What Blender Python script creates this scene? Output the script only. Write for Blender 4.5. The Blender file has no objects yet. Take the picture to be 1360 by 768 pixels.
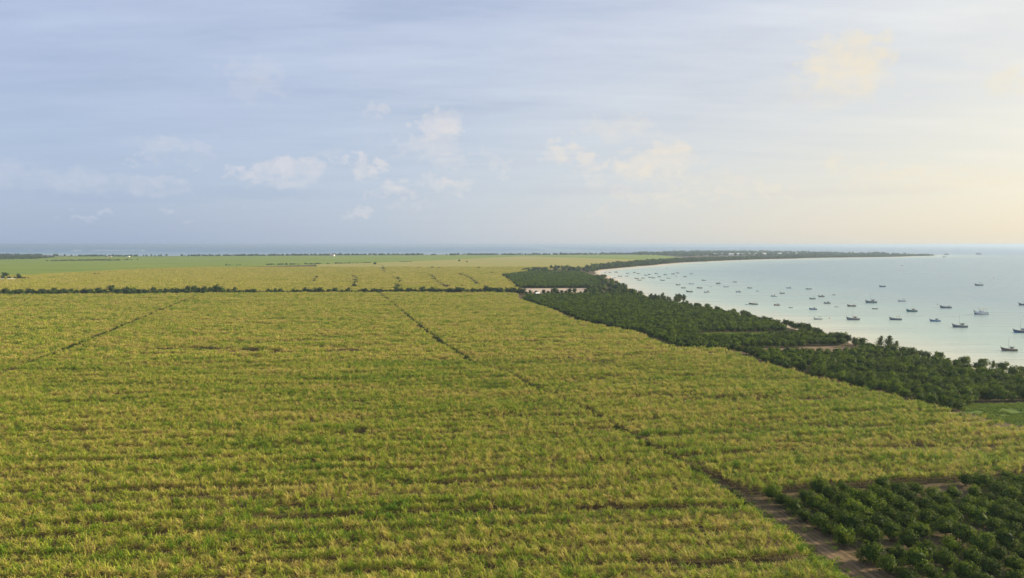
import bpy, bmesh, math, random
import numpy as np
from mathutils import Vector, Matrix

SC = bpy.context.scene
COL = SC.collection
R = math.radians
rng = np.random.default_rng(7)
random.seed(7)

# ------------------------------------------------------------------ camera
F = 919.0                                  # focal length in pixels of a 1360 wide picture
CAM_H = 50.0
HOR = 325.2
PITCH = math.atan((384 - HOR) / F)
cam_d = bpy.data.cameras.new('camera')
cam_d.sensor_width = 36.0
cam_d.lens = 36.0 * F / 1360.0
cam_d.clip_start = 0.5
cam_d.clip_end = 90000.0
cam = bpy.data.objects.new('camera', cam_d)
cam.location = (0, 0, CAM_H)
cam.rotation_euler = (math.pi / 2 - PITCH, 0, 0)
COL.objects.link(cam)
SC.camera = cam

def ray(px, py):
    cx, cy = (px - 680) / F, (384 - py) / F
    c, s = math.cos(PITCH), math.sin(PITCH)
    return Vector((cx, c + cy * s, -s + cy * c))

def G(px, py, z=0.0):
    d = ray(px, py)
    t = (z - CAM_H) / d.z
    return (d.x * t, d.y * t)

# ------------------------------------------------------------------ world and sun
SUN_AZ, SUN_EL = R(77), R(20)              # azimuth from +Y towards +X
SUN = Vector((math.sin(SUN_AZ) * math.cos(SUN_EL), math.cos(SUN_AZ) * math.cos(SUN_EL), math.sin(SUN_EL)))

class NT:
    """small helper to write node trees"""
    def __init__(self, tree):
        self.t = tree
        self.n = tree.nodes
        self.l = tree.links
    def node(self, kind, **kw):
        n = self.n.new(kind)
        for k, v in kw.items():
            setattr(n, k, v)
        return n
    def put(self, sock, v):
        if isinstance(v, bpy.types.NodeSocket):
            self.l.new(v, sock)
        elif v is not None:
            if hasattr(sock, 'default_value'):
                try:
                    sock.default_value = v
                except Exception:
                    sock.default_value = tuple(v) + (1.0,)
    def math(self, op, a, b=None, c=None, clamp=False):
        n = self.node('ShaderNodeMath', operation=op, use_clamp=clamp)
        for i, v in enumerate((a, b, c)):
            if v is not None:
                self.put(n.inputs[i], v)
        return n.outputs[0]
    def vmath(self, op, a, b=None, out=0):
        n = self.node('ShaderNodeVectorMath', operation=op)
        self.put(n.inputs[0], a)
        if b is not None:
            self.put(n.inputs[1], b)
        return n.outputs['Value' if op in ('DOT_PRODUCT', 'LENGTH') else 'Vector']
    def mix(self, f, a, b, mode='MIX'):
        n = self.node('ShaderNodeMix', data_type='RGBA', blend_type=mode)
        self.put(n.inputs[0], f); self.put(n.inputs[6], a); self.put(n.inputs[7], b)
        return n.outputs[2]
    def noise(self, vec, scale=1.0, detail=3.0, rough=0.5, out=0, dim='3D', lac=2.0):
        n = self.node('ShaderNodeTexNoise', noise_dimensions=dim)
        self.put(n.inputs['Vector'], vec)
        n.inputs['Scale'].default_value = scale
        n.inputs['Detail'].default_value = detail
        n.inputs['Roughness'].default_value = rough
        n.inputs['Lacunarity'].default_value = lac
        return n.outputs[out]
    def ramp(self, f, stops, interp='LINEAR'):
        n = self.node('ShaderNodeValToRGB')
        n.color_ramp.interpolation = interp
        e = n.color_ramp.elements
        while len(e) < len(stops):
            e.new(0.5)
        for i, (p, c) in enumerate(stops):
            e[i].position = p
            e[i].color = tuple(c) + (1.0,) if len(c) == 3 else c
        self.put(n.inputs[0], f)
        return n.outputs[0]
    def maprange(self, v, a, b, c, d, smooth=False):
        n = self.node('ShaderNodeMapRange', interpolation_type='SMOOTHSTEP' if smooth else 'LINEAR')
        n.clamp = True
        self.put(n.inputs[0], v)
        for i, q in enumerate((a, b, c, d)):
            n.inputs[1 + i].default_value = q
        return n.outputs[0]
    def scalev(self, v, s):
        return self.vmath('MULTIPLY', v, s)
    def comb(self, x, y, z=0.0):
        n = self.node('ShaderNodeCombineXYZ')
        self.put(n.inputs[0], x); self.put(n.inputs[1], y); self.put(n.inputs[2], z)
        return n.outputs[0]

world = bpy.data.worlds.new('World')
SC.world = world
world.use_nodes = True
wt = world.node_tree
wt.nodes.clear()
w = NT(wt)
SKY_STRENGTH = 0.1
VEIL = 0.735 / SKY_STRENGTH               # veil colours below are as seen at the exposure set further down
sky = w.node('ShaderNodeTexSky', sky_type='NISHITA')
sky.sun_disc = False
sky.sun_elevation = SUN_EL
sky.sun_rotation = SUN_AZ
sky.altitude = 50
sky.air_density = 1.0
sky.dust_density = 2.0
sky.ozone_density = 1.0
dirn = w.vmath('NORMALIZE', w.node('ShaderNodeTexCoord').outputs['Generated'])
sep = w.node('ShaderNodeSeparateXYZ'); w.put(sep.inputs[0], dirn)
dx, dy, dz = sep.outputs
az = w.math('ARCTAN2', dx, dy)
el = w.math('ARCSINE', dz)
toward = w.math('MULTIPLY_ADD', w.vmath('DOT_PRODUCT', dirn, tuple(SUN)), 0.5, 0.5)   # 1 towards the sun
# thin high cloud veil, warm towards the sun and cool away from it
veil_low = w.ramp(toward, [(0.36, (0.345, 0.425, 0.580)), (0.52, (0.43, 0.50, 0.61)), (0.66, (0.555, 0.585, 0.61)), (0.78, (0.64, 0.62, 0.56)), (0.90, (0.70, 0.65, 0.52)), (1.0, (0.84, 0.76, 0.60))])
veil_high = w.ramp(toward, [(0.36, (0.41, 0.475, 0.65)), (0.62, (0.455, 0.515, 0.66)), (0.78, (0.54, 0.58, 0.665)), (0.90, (0.69, 0.69, 0.675)), (1.0, (0.90, 0.86, 0.78))])
veil = w.mix(w.maprange(el, 0.02, 0.33, 0.0, 1.0), veil_low, veil_high)
# streaks of the veil, laid out on a flat cloud deck overhead
deck = w.vmath('DIVIDE', dirn, w.comb(w.math('ADD', w.math('MAXIMUM', dz, 0.0), 0.09), w.math('ADD', w.math('MAXIMUM', dz, 0.0), 0.09), 1.0))
deck = w.vmath('MULTIPLY', deck, (0.55, 1.6, 0.0))
st1 = w.noise(deck, 1.5, 7, 0.56)
st2 = w.noise(w.vmath('ADD', deck, (31.0, 7.0, 3.0)), 3.6, 6, 0.62)
streak = w.math('ADD', w.math('MULTIPLY', st1, 0.65), w.math('MULTIPLY', st2, 0.35))
streak_amt = w.maprange(el, 0.05, 0.26, 0.10, 1.0)
streak_f = w.math('MULTIPLY', w.math('SUBTRACT', streak, 0.5), streak_amt)
veil = w.mix(1.0, veil, w.comb(*(w.math('MULTIPLY_ADD', streak_f, k, 1.0) for k in (0.75, 0.66, 0.42))), 'MULTIPLY')
# clear openings of blue between the streaks
gap = w.math('MULTIPLY', w.maprange(streak, 0.47, 0.33, 0.0, 1.0, True), streak_amt)
veil_x = w.vmath('MULTIPLY', veil, (VEIL,) * 3)
skyc = w.mix(w.math('MULTIPLY_ADD', gap, -0.12, 0.84), sky.outputs[0], veil_x)
# small cumulus low over the sea and one big soft puff higher up
def cloud_angles(px, py):
    d = ray(px, py).normalized()
    return math.atan2(d.x, d.y), math.asin(d.z)
uv = w.comb(az, el)
warp = w.node('ShaderNodeTexNoise', noise_dimensions='2D')
w.put(warp.inputs['Vector'], w.vmath('MULTIPLY', uv, (1.0, 1.5, 0.0)))
warp.inputs['Scale'].default_value = 42.0; warp.inputs['Detail'].default_value = 6.0; warp.inputs['Roughness'].default_value = 0.52
wv = w.vmath('MULTIPLY', w.vmath('SUBTRACT', warp.outputs['Color'], (0.5, 0.5, 0.5)), (0.085, 0.05, 0.0))
uvw = w.vmath('ADD', uv, wv)
BLOBS = [(375, 230, 44, 20, .9), (412, 222, 26, 17, .7), (326, 233, 26, 12, .8), (482, 225, 28, 19, 1.0), (585, 178, 34, 34, .8), (555, 197, 40, 18, .5),
         (216, 196, 40, 18, .5), (262, 200, 30, 10, .35), (95, 243, 60, 20, .5), (200, 248, 44, 16, .5), (8, 236, 34, 26, .45), (526, 250, 26, 14, .7), (602, 246, 44, 14, .6), (600, 215, 30, 14, .4),
         (745, 203, 32, 20, .85), (782, 217, 24, 18, .7), (850, 224, 44, 24, .8), (885, 212, 46, 32, .75), (905, 238, 30, 16, .6), (826, 172, 56, 22, .4),
         (1122, 92, 58, 46, 1.0), (1090, 122, 46, 32, .35), (1180, 238, 70, 20, .45), (1285, 243, 60, 22, .4), (965, 240, 50, 16, .35), (338, 110, 42, 34, .35), (496, 147, 16, 14, .45), (118, 288, 22, 8, .5), (480, 285, 20, 8, .55), (232, 286, 16, 7, .4), (1345, 112, 40, 18, .45), (795, 283, 14, 8, .3)]
cl = None
for (px, py, bw, bh, amt) in BLOBS:
    u, v = cloud_angles(px, py)
    q = w.vmath('MULTIPLY', w.vmath('SUBTRACT', uvw, (u, v, 0)), (F / bw, F / bh, 0))
    r2 = w.vmath('DOT_PRODUCT', q, q)
    sq = w.node('ShaderNodeSeparateXYZ'); w.put(sq.inputs[0], q)
    b = w.math('MULTIPLY', w.math('SUBTRACT', 1.0, r2, clamp=True), w.maprange(sq.outputs[1], -0.9, 0.35, amt * 0.35, amt))
    cl = b if cl is None else w.math('MAXIMUM', cl, b)
# the same kind of small cloud all round the horizon
band = w.math('MULTIPLY', w.maprange(el, 0.03, 0.07, 0.0, 1.0, True), w.maprange(el, 0.10, 0.17, 1.0, 0.0, True))
puff = w.maprange(w.noise(w.vmath('MULTIPLY', uvw, (1.0, 2.0, 0.0)), 11.0, 4, 0.55, dim='2D'), 0.56, 0.74, 0.0, 0.4, True)
cl = w.math('MAXIMUM', cl, w.math('MULTIPLY', puff, band))
fluff = w.noise(w.vmath('MULTIPLY', uv, (1.0, 1.3, 0.0)), 46.0, 5, 0.55, dim='2D')
cl = w.math('MULTIPLY', w.maprange(cl, 0.03, 0.66, 0.0, 1.0), w.maprange(fluff, 0.3, 0.66, 0.5, 1.0))
ccol = w.ramp(toward, [(0.36, (0.51, 0.54, 0.63)), (0.58, (0.66, 0.63, 0.615)), (0.76, (0.75, 0.67, 0.54)), (0.90, (0.76, 0.66, 0.46)), (1.0, (0.92, 0.82, 0.62))])
ccol_x = w.vmath('MULTIPLY', ccol, (VEIL,) * 3)
skyc = w.mix(w.math('MULTIPLY', cl, 0.7), skyc, ccol_x)
# flat grey undersides
for (px, py, bw, bh, amt) in [(350, 257, 120, 9, .22), (770, 253, 110, 8, .26), (520, 259, 80, 7, .12), (1130, 255, 120, 7, .14), (120, 262, 140, 8, .14)]:
    u, v = cloud_angles(px, py)
    q = w.vmath('MULTIPLY', w.vmath('SUBTRACT', w.vmath('ADD', uv, w.vmath('MULTIPLY', wv, (0.6, 0.22, 0))), (u, v, 0)), (F / bw, F / bh, 0))
    b = w.math('SUBTRACT', 1.0, w.vmath('DOT_PRODUCT', q, q), clamp=True)
    skyc = w.mix(w.math('MULTIPLY', b, amt), skyc, w.vmath('MULTIPLY', veil_low, (0.80 * VEIL, 0.80 * VEIL, 0.88 * VEIL)))
bg = w.node('ShaderNodeBackground')
w.put(bg.inputs[0], skyc)
bg.inputs[1].default_value = SKY_STRENGTH
wo = w.node('ShaderNodeOutputWorld')
w.l.new(bg.outputs[0], wo.inputs[0])
world.cycles.sampling_method = 'MANUAL'
world.cycles.sample_map_resolution = 512

sun_d = bpy.data.lights.new('sun', 'SUN')
sun_d.energy = 5.0
sun_d.angle = R(1.5)
sun_d.color = (1.0, 0.86, 0.62)
sun = bpy.data.objects.new('sun', sun_d)
sun.rotation_euler = (-SUN).to_track_quat('-Z', 'Y').to_euler()
sun.location = (300, 100, 120)
COL.objects.link(sun)

SC.view_settings.view_transform = 'Standard'
SC.view_settings.look = 'None'
SC.view_settings.exposure = 0.72
SC.view_settings.gamma = 1.0
SC.view_settings.use_curve_mapping = False
cy = SC.cycles
cy.use_denoising = True
try:
    cy.denoiser = 'OPENIMAGEDENOISE'
except Exception:
    pass
cy.max_bounces = 5
cy.diffuse_bounces = 3
cy.glossy_bounces = 2
cy.transmission_bounces = 3
cy.volume_bounces = 0
cy.transparent_max_bounces = 6
cy.caustics_reflective = False
cy.caustics_refractive = False

# ------------------------------------------------------------------ helpers
def tag(o, label=None, cat=None, group=None, kind=None):
    if label: o['label'] = label
    if cat: o['category'] = cat
    if group: o['group'] = group
    if kind: o['kind'] = kind
    return o

def mesh_from(name, verts, faces, mats=(), mat_idx=None, attrs=None, smooth=False):
    me = bpy.data.meshes.new(name)
    me.from_pydata([tuple(v) for v in verts], [], [tuple(f) for f in faces])
    for m in mats:
        me.materials.append(m)
    if mat_idx is not None:
        me.polygons.foreach_set('material_index', np.asarray(mat_idx, dtype=np.int32))
    if attrs:
        for k, v in attrs.items():
            a = me.attributes.new(k, 'FLOAT', 'POINT')
            a.data.foreach_set('value', np.asarray(v, dtype=np.float32))
    if smooth:
        me.polygons.foreach_set('use_smooth', np.ones(len(me.polygons), dtype=bool))
    me.update()
    return me

def add(name, me, parent=None, loc=(0, 0, 0), rot=(0, 0, 0), scale=(1, 1, 1)):
    o = bpy.data.objects.new(name, me)
    COL.objects.link(o)
    o.location = loc
    o.rotation_euler = rot
    o.scale = scale
    if parent is not None:
        o.parent = parent
    return o

def vnoise(x, y, seed=0):
    """smooth value noise 0..1 on arrays"""
    xi, yi = np.floor(x).astype(np.int64), np.floor(y).astype(np.int64)
    xf, yf = x - xi, y - yi
    def h(a, b):
        n = (a * 374761393 + b * 668265263 + seed * 974634721) & 0x7fffffff
        n = ((n ^ (n >> 13)) * 1274126177) & 0x7fffffff
        return ((n ^ (n >> 16)) & 0xffff) / 65535.0
    u, v = xf * xf * (3 - 2 * xf), yf * yf * (3 - 2 * yf)
    return (h(xi, yi) * (1 - u) + h(xi + 1, yi) * u) * (1 - v) + (h(xi, yi + 1) * (1 - u) + h(xi + 1, yi + 1) * u) * v

def inside(px, py, poly):
    r = np.zeros(len(px), dtype=bool)
    n = len(poly)
    for i in range(n):
        x1, y1 = poly[i]; x2, y2 = poly[(i + 1) % n]
        if y1 == y2:
            continue
        c = ((y1 > py) != (y2 > py)) & (px < (x2 - x1) * (py - y1) / (y2 - y1) + x1)
        r ^= c
    return r

def dist_line(px, py, line, closed=False):
    d = np.full(len(px), 1e9)
    pts = list(line) + ([line[0]] if closed else [])
    for (x1, y1), (x2, y2) in zip(pts[:-1], pts[1:]):
        ex, ey = x2 - x1, y2 - y1
        L = ex * ex + ey * ey
        if L == 0:
            continue
        t = np.clip(((px - x1) * ex + (py - y1) * ey) / L, 0, 1)
        d = np.minimum(d, np.hypot(px - x1 - t * ex, py - y1 - t * ey))
    return d

# ------------------------------------------------------------------ materials
def new_mat(name):
    m = bpy.data.materials.new(name)
    m.use_nodes = True
    m.node_tree.nodes.clear()
    t = NT(m.node_tree)
    return m, t

def out(t, shader, disp=None):
    o = t.node('ShaderNodeOutputMaterial')
    t.l.new(shader, o.inputs[0])
    return o

def principled(t, color, rough=0.8, spec=0.3, normal=None, metal=0.0):
    p = t.node('ShaderNodeBsdfPrincipled')
    t.put(p.inputs['Base Color'], color)
    t.put(p.inputs['Roughness'], rough)
    p.inputs['Specular IOR Level'].default_value = spec
    p.inputs['Metallic'].default_value = metal
    if normal is not None:
        t.put(p.inputs['Normal'], normal)
    return p.outputs[0]

def pos(t):
    return t.node('ShaderNodeNewGeometry').outputs['Position']

def bump(t, h, strength=0.5, dist=0.1):
    b = t.node('ShaderNodeBump')
    b.inputs['Strength'].default_value = strength
    b.inputs['Distance'].default_value = dist
    t.put(b.inputs['Height'], h)
    return b.outputs[0]

def plain_mat(name, color, rough=0.6, spec=0.3, var=0.12, scale=2.0):
    m, t = new_mat(name)
    n = t.noise(t.node('ShaderNodeTexCoord').outputs['Object'], scale, 4, 0.6)
    k = t.math('MULTIPLY_ADD', n, 2 * var, 1 - var)
    c = t.mix(1.0, color, t.comb(k, k, k), 'MULTIPLY')
    out(t, principled(t, c, rough, spec))
    return m

def leaf_shader(t, col, trans=0.3, rough=0.55, spec=0.25):
    d = principled(t, col, rough, spec)
    tr = t.node('ShaderNodeBsdfTranslucent')
    t.put(tr.inputs[0], col)
    m = t.node('ShaderNodeMixShader')
    m.inputs[0].default_value = trans
    t.l.new(d, m.inputs[1]); t.l.new(tr.outputs[0], m.inputs[2])
    return m.outputs[0]

def foliage_mat(name, dark, light, yellow, yamt=0.25):
    m, t = new_mat(name)
    rnd = t.node('ShaderNodeObjectInfo').outputs['Random']
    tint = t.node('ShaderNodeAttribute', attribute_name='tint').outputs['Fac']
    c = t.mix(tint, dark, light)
    n = t.noise(pos(t), 0.9, 2, 0.5)
    c = t.mix(t.math('MULTIPLY', t.maprange(n, 0.5, 0.75, 0.0, 1.0), yamt), c, yellow)
    k = t.math('MULTIPLY_ADD', rnd, 0.9, 0.62)
    c = t.mix(1.0, c, t.comb(k, t.math('MULTIPLY_ADD', rnd, 0.75, 0.66), t.math('MULTIPLY_ADD', rnd, 0.4, 0.7)), 'MULTIPLY')
    out(t, leaf_shader(t, c, 0.3, 0.6, 0.08))
    return m

def cane_mat(name, green, yellow, straw, patch=True):
    m, t = new_mat(name)
    dry = t.node('ShaderNodeAttribute', attribute_name='dry').outputs['Fac']
    p = pos(t)
    big = t.noise(t.vmath('MULTIPLY', p, (0.014, 0.07, 0.0)), 1.0, 5, 0.6)
    mid = t.noise(t.vmath('MULTIPLY', p, (0.16, 0.45, 0.0)), 1.0, 3, 0.6)
    rnd = t.node('ShaderNodeObjectInfo').outputs['Random']
    bnd = t.noise(t.vmath('MULTIPLY', p, (0.012, 0.36, 0.0)), 1.0, 3, 0.6)
    s = t.math('ADD', t.math('MULTIPLY', t.math('SUBTRACT', big, 0.5), 1.3), t.math('MULTIPLY', t.math('SUBTRACT', mid, 0.5), 1.2))
    s = t.math('ADD', s, t.math('MULTIPLY', t.math('SUBTRACT', rnd, 0.5), 0.6))
    s = t.math('ADD', s, t.math('MULTIPLY', t.math('SUBTRACT', bnd, 0.5), 0.55))
    f = t.math('ADD', dry, s, clamp=True)
    c = t.ramp(f, [(0.05, green), (0.45, yellow), (0.80, straw), (1.0, tuple(0.75 * x for x in straw))])
    out(t, leaf_shader(t, c, 0.35, 0.6, 0.12))
    return m

M_CANE = cane_mat('cane_leaf', (0.105, 0.205, 0.013), (0.37, 0.41, 0.034), (0.57, 0.45, 0.13))
M_CANE_FAR = cane_mat('cane_leaf_far', (0.20, 0.245, 0.022), (0.40, 0.385, 0.045), (0.50, 0.41, 0.11))
M_STALK = plain_mat('cane_stalk', (0.16, 0.095, 0.05), 0.7)

def ground_mat():
    m, t = new_mat('soil')
    p = pos(t)
    a = t.noise(p, 0.06, 6, 0.6)
    b = t.noise(p, 1.3, 6, 0.65)
    c = t.mix(t.maprange(b, 0.3, 0.7, 0, 1), (0.058, 0.042, 0.020), (0.135, 0.098, 0.050))
    g = t.math('MULTIPLY', t.maprange(a, 0.52, 0.66, 0, 1), t.maprange(b, 0.40, 0.55, 0, 1))
    c = t.mix(t.math('MULTIPLY', g, 0.7), c, (0.07, 0.095, 0.025))
    out(t, principled(t, c, 0.95, 0.1, bump(t, b, 0.6, 0.15)))
    return m
M_SOIL = ground_mat()

def sand_mat(name, a, b):
    m, t = new_mat(name)
    n = t.noise(pos(t), 0.25, 6, 0.6)
    out(t, principled(t, t.mix(t.maprange(n, 0.3, 0.7, 0, 1), a, b), 0.95, 0.1, bump(t, n, 0.3, 0.2)))
    return m
M_SAND = sand_mat('beach_sand', (0.38, 0.32, 0.23), (0.50, 0.43, 0.33))
M_LOT = sand_mat('pale_sand', (0.36, 0.26, 0.18), (0.52, 0.43, 0.34))
def rut_mat():
    m, t = new_mat('rutted_soil')
    p = pos(t)
    sp = t.node('ShaderNodeSeparateXYZ'); t.put(sp.inputs[0], p)
    across = t.math('ADD', sp.outputs[0], t.math('MULTIPLY', sp.outputs[1], 0.22))
    n1 = t.noise(t.comb(t.math('MULTIPLY', across, 1.1), t.math('MULTIPLY', sp.outputs[1], 0.07), 0.0), 1.0, 4, 0.6)
    n2 = t.noise(p, 1.6, 6, 0.65)
    c = t.mix(t.maprange(n1, 0.35, 0.65, 0, 1), (0.085, 0.056, 0.030), (0.20, 0.14, 0.078))
    k = t.maprange(n2, 0.3, 0.7, 0.7, 1.25)
    c = t.mix(1.0, c, t.comb(k, k, k), 'MULTIPLY')
    g = t.math('MULTIPLY', t.maprange(n1, 0.52, 0.40, 0, 1), t.maprange(n2, 0.48, 0.58, 0, 1))
    c = t.mix(t.math('MULTIPLY', g, 0.75), c, (0.06, 0.085, 0.018))
    out(t, principled(t, c, 0.95, 0.08, bump(t, t.math('ADD', t.math('MULTIPLY', n1, 2.0), n2), 0.8, 0.12)))
    return m
M_RUT = rut_mat()
M_ROAD = sand_mat('road_dirt', (0.13, 0.088, 0.05), (0.24, 0.17, 0.105))
M_BARE = sand_mat('bare_soil', (0.10, 0.068, 0.036), (0.19, 0.130, 0.072))

def grass_mat(name, a, b, scale=0.05):
    m, t = new_mat(name)
    p = pos(t)
    n = t.noise(t.vmath('MULTIPLY', p, (0.35, 1.0, 1.0)), scale, 7, 0.65)
    n2 = t.noise(p, 1.5, 4, 0.6)
    c = t.mix(t.maprange(n, 0.35, 0.65, 0, 1), a, b)
    k = t.math('MULTIPLY_ADD', n2, 0.5, 0.75)
    c = t.mix(1.0, c, t.comb(k, k, k), 'MULTIPLY')
    out(t, principled(t, c, 0.9, 0.1, bump(t, n2, 0.8, 0.3)))
    return m
M_GRASS = grass_mat('pasture', (0.17, 0.25, 0.028), (0.29, 0.34, 0.045), 0.12)
M_TURF = grass_mat('turf', (0.085, 0.135, 0.018), (0.14, 0.18, 0.028), 0.12)
M_GREENFIELD = grass_mat('young_cane', (0.13, 0.19, 0.018), (0.20, 0.235, 0.022), 0.012)

def sea_mat():
    m, t = new_mat('sea_water')
    p = pos(t)
    sh = t.node('ShaderNodeAttribute', attribute_name='shore').outputs['Fac']
    lag = t.node('ShaderNodeAttribute', attribute_name='lagoon').outputs['Fac']
    n = t.noise(t.vmath('MULTIPLY', p, (0.0035, 0.0085, 0.0)), 1.0, 6, 0.6)
    f = t.math('ADD', sh, t.math('MULTIPLY', t.math('SUBTRACT', n, 0.5), 0.30), clamp=True)
    c = t.ramp(f, [(0.0, (0.42, 0.375, 0.275)), (0.09, (0.36, 0.365, 0.27)), (0.28, (0.250, 0.320, 0.268)), (0.6, (0.180, 0.252, 0.235)), (1.0, (0.12, 0.190, 0.215))])
    c = t.mix(lag, c, (0.05, 0.115, 0.19))
    ripple = t.noise(t.vmath('MULTIPLY', p, (0.006, 0.05, 0.0)), 1.0, 6, 0.65)
    kk = t.maprange(ripple, 0.3, 0.7, 1.02, 1.48)
    c = t.mix(1.0, c, t.comb(kk, kk, kk), 'MULTIPLY')
    rg = t.maprange(ripple, 0.3, 0.7, 0.24, 0.40)
    wv = t.noise(t.vmath('MULTIPLY', p, (0.5, 1.0, 1.0)), 0.8, 5, 0.65)
    wv2 = t.noise(t.vmath('MULTIPLY', p, (0.3, 1.0, 1.0)), 0.11, 4, 0.6)
    h = t.math('ADD', wv, t.math('MULTIPLY', wv2, 2.0))
    out(t, principled(t, c, rg, 0.4, bump(t, h, 0.45, 0.3)))
    return m
M_SEA = sea_mat()
M_FOAM = plain_mat('foam', (0.85, 0.85, 0.82), 0.9, 0.1)
M_BARK = plain_mat('bark', (0.13, 0.095, 0.065), 0.9, 0.1, 0.3)
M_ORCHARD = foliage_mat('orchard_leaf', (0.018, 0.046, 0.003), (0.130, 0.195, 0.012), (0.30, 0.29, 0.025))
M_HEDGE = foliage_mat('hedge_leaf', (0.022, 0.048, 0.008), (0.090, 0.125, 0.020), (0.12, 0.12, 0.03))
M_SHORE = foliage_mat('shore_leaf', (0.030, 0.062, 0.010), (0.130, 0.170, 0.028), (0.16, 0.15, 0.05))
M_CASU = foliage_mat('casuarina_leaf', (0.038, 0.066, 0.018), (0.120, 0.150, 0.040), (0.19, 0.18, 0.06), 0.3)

# ------------------------------------------------------------------ the land, the beach and the sea
BAY = [G(1480, 528), G(1420, 515), G(1360, 500), G(1290, 487), G(1200, 470), G(1150, 459), G(1080, 441), G(1010, 424), G(960, 415), G(905, 405),
       G(868, 396), G(842, 387), G(826, 378), G(808, 369), G(792, 361), G(800, 358.6), G(830, 355.8), G(872, 352.4), G(915, 348.6), G(960, 346.6), G(1000, 345), G(1100, 342.5), G(1200, 341), G(1243, 339.8)]
OUTER = [G(1243, 339.2), G(1180, 338.4), G(1120, 337.4), G(1090, 336.0), G(1000, 334.4), G(900, 334.6), G(850, 336.4), G(800, 337.6), G(700, 338.2), G(600, 338.2), G(500, 338.4),
         G(400, 339.0), G(300, 339.6), G(200, 340.2), G(110, 340.2), G(60, 338.9), G(0, 338.4), G(-120, 338.2), (-5200, 3300)]
LAND = [(650, -300), (480, 60)] + BAY + OUTER + [(-5200, -300)]

def offset_poly(poly, d):
    """move each vertex of a counter-clockwise polygon outwards by d"""
    n = len(poly); res = []
    for i in range(n):
        a, b, c = Vector(poly[i - 1]), Vector(poly[i]), Vector(poly[(i + 1) % n])
        e1, e2 = (b - a).normalized(), (c - b).normalized()
        nrm = Vector((e1.y + e2.y, -(e1.x + e2.x)))
        if nrm.length < 1e-6:
            nrm = Vector((e1.y, -e1.x))
        res.append(tuple(b + nrm.normalized() * d))
    return res
area = sum(LAND[i][0] * LAND[(i + 1) % len(LAND)][1] - LAND[(i + 1) % len(LAND)][0] * LAND[i][1] for i in range(len(LAND)))
sg = 1 if area > 0 else -1
# finer shoreline, slightly wandering
def refine(line, n, amp, seed):
    res = []
    r = random.Random(seed)
    for (a, b) in zip(line[:-1], line[1:]):
        L = math.hypot(b[0] - a[0], b[1] - a[1])
        for k in range(n):
            f = k / n
            j = 0 if k == 0 else r.uniform(-1, 1) * amp * L
            res.append((a[0] + (b[0] - a[0]) * f - (b[1] - a[1]) / L * j, a[1] + (b[1] - a[1]) * f + (b[0] - a[0]) / L * j))
    return res + [line[-1]]
BAYF = refine(BAY, 4, 0.035, 3)
OUTF = refine(OUTER, 3, 0.03, 4)
SHORE = BAYF + OUTF
LAND = [(650, -300), (480, 60)] + SHORE + [(-5200, -300)]
inner = LAND
bm = bmesh.new()
vs = [bm.verts.new((x, y, 0)) for x, y in inner]
fc = bm.faces.new(vs)
bmesh.ops.triangulate(bm, faces=[fc])
bm.normal_update()
for f in bm.faces:
    if f.normal.z < 0:
        f.normal_flip()
me = bpy.data.meshes.new('ground')
bm.to_mesh(me); bm.free()
me.materials.append(M_SOIL)
tag(add('ground', me), kind='structure', label='brown soil of the coastal plain', cat='ground')
# beach apron around the land, sloping below the water
o1 = offset_poly(inner, 8 * sg)
i1 = offset_poly(inner, -5 * sg)
n = len(inner)
bv = [(x, y, 0.03) for x, y in i1] + [(x, y, 0.12) for x, y in inner] + [(x, y, -1.5) for x, y in o1]
bf = []
for i in range(n):
    j = (i + 1) % n
    bf += [(i, j, n + j, n + i), (n + i, n + j, 2 * n + j, 2 * n + i)]
me = mesh_from('beach', bv, bf, [M_SAND])
bm = bmesh.new(); bm.from_mesh(me)
for f in bm.faces:
    f.normal_update()
    if f.normal.z < 0:
        f.normal_flip()
bm.to_mesh(me); bm.free()
tag(add('beach', me), kind='structure', label='pale sand beach round the bay', cat='beach')

SEA_Z = -0.55
xs = np.concatenate([np.linspace(-26000, -6000, 9), np.linspace(-5200, -200, 22), np.arange(0, 900, 22), np.linspace(900, 2600, 46), np.linspace(2700, 6000, 20), np.linspace(7000, 26000, 10)])
ys = np.concatenate([np.array([-300.0, 0, 60]), np.arange(100, 1500, 25), np.linspace(1500, 4200, 70), np.linspace(4300, 8000, 34), np.linspace(8600, 25000, 14)])
X, Y = np.meshgrid(xs, ys)
xf, yf = X.ravel(), Y.ravel()
ds = dist_line(xf, yf, SHORE)
bay_line_y = np.interp(xf, [0, 700, 1200, 1930, 2600, 9000], [1e5, 2200, 2620, 3160, 2900, 1200])
shore = np.clip((ds - 2) / 300.0, 0, 1) ** 0.75
lagoon = np.clip((yf - bay_line_y) / 1500, 0, 1)
lagoon = np.maximum(lagoon, np.where(xf < 300, np.clip((ds - 900) / 900, 0, 1), 0))
W = len(xs)
faces = [(r * W + c, r * W + c + 1, (r + 1) * W + c + 1, (r + 1) * W + c) for r in range(len(ys) - 1) for c in range(W - 1)]
me = mesh_from('sea', np.stack([xf, yf, np.full_like(xf, SEA_Z)], 1), faces, [M_SEA], attrs={'shore': shore, 'lagoon': lagoon})
tag(add('sea', me), kind='structure', label='calm pale turquoise bay and grey blue sea', cat='sea')

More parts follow.
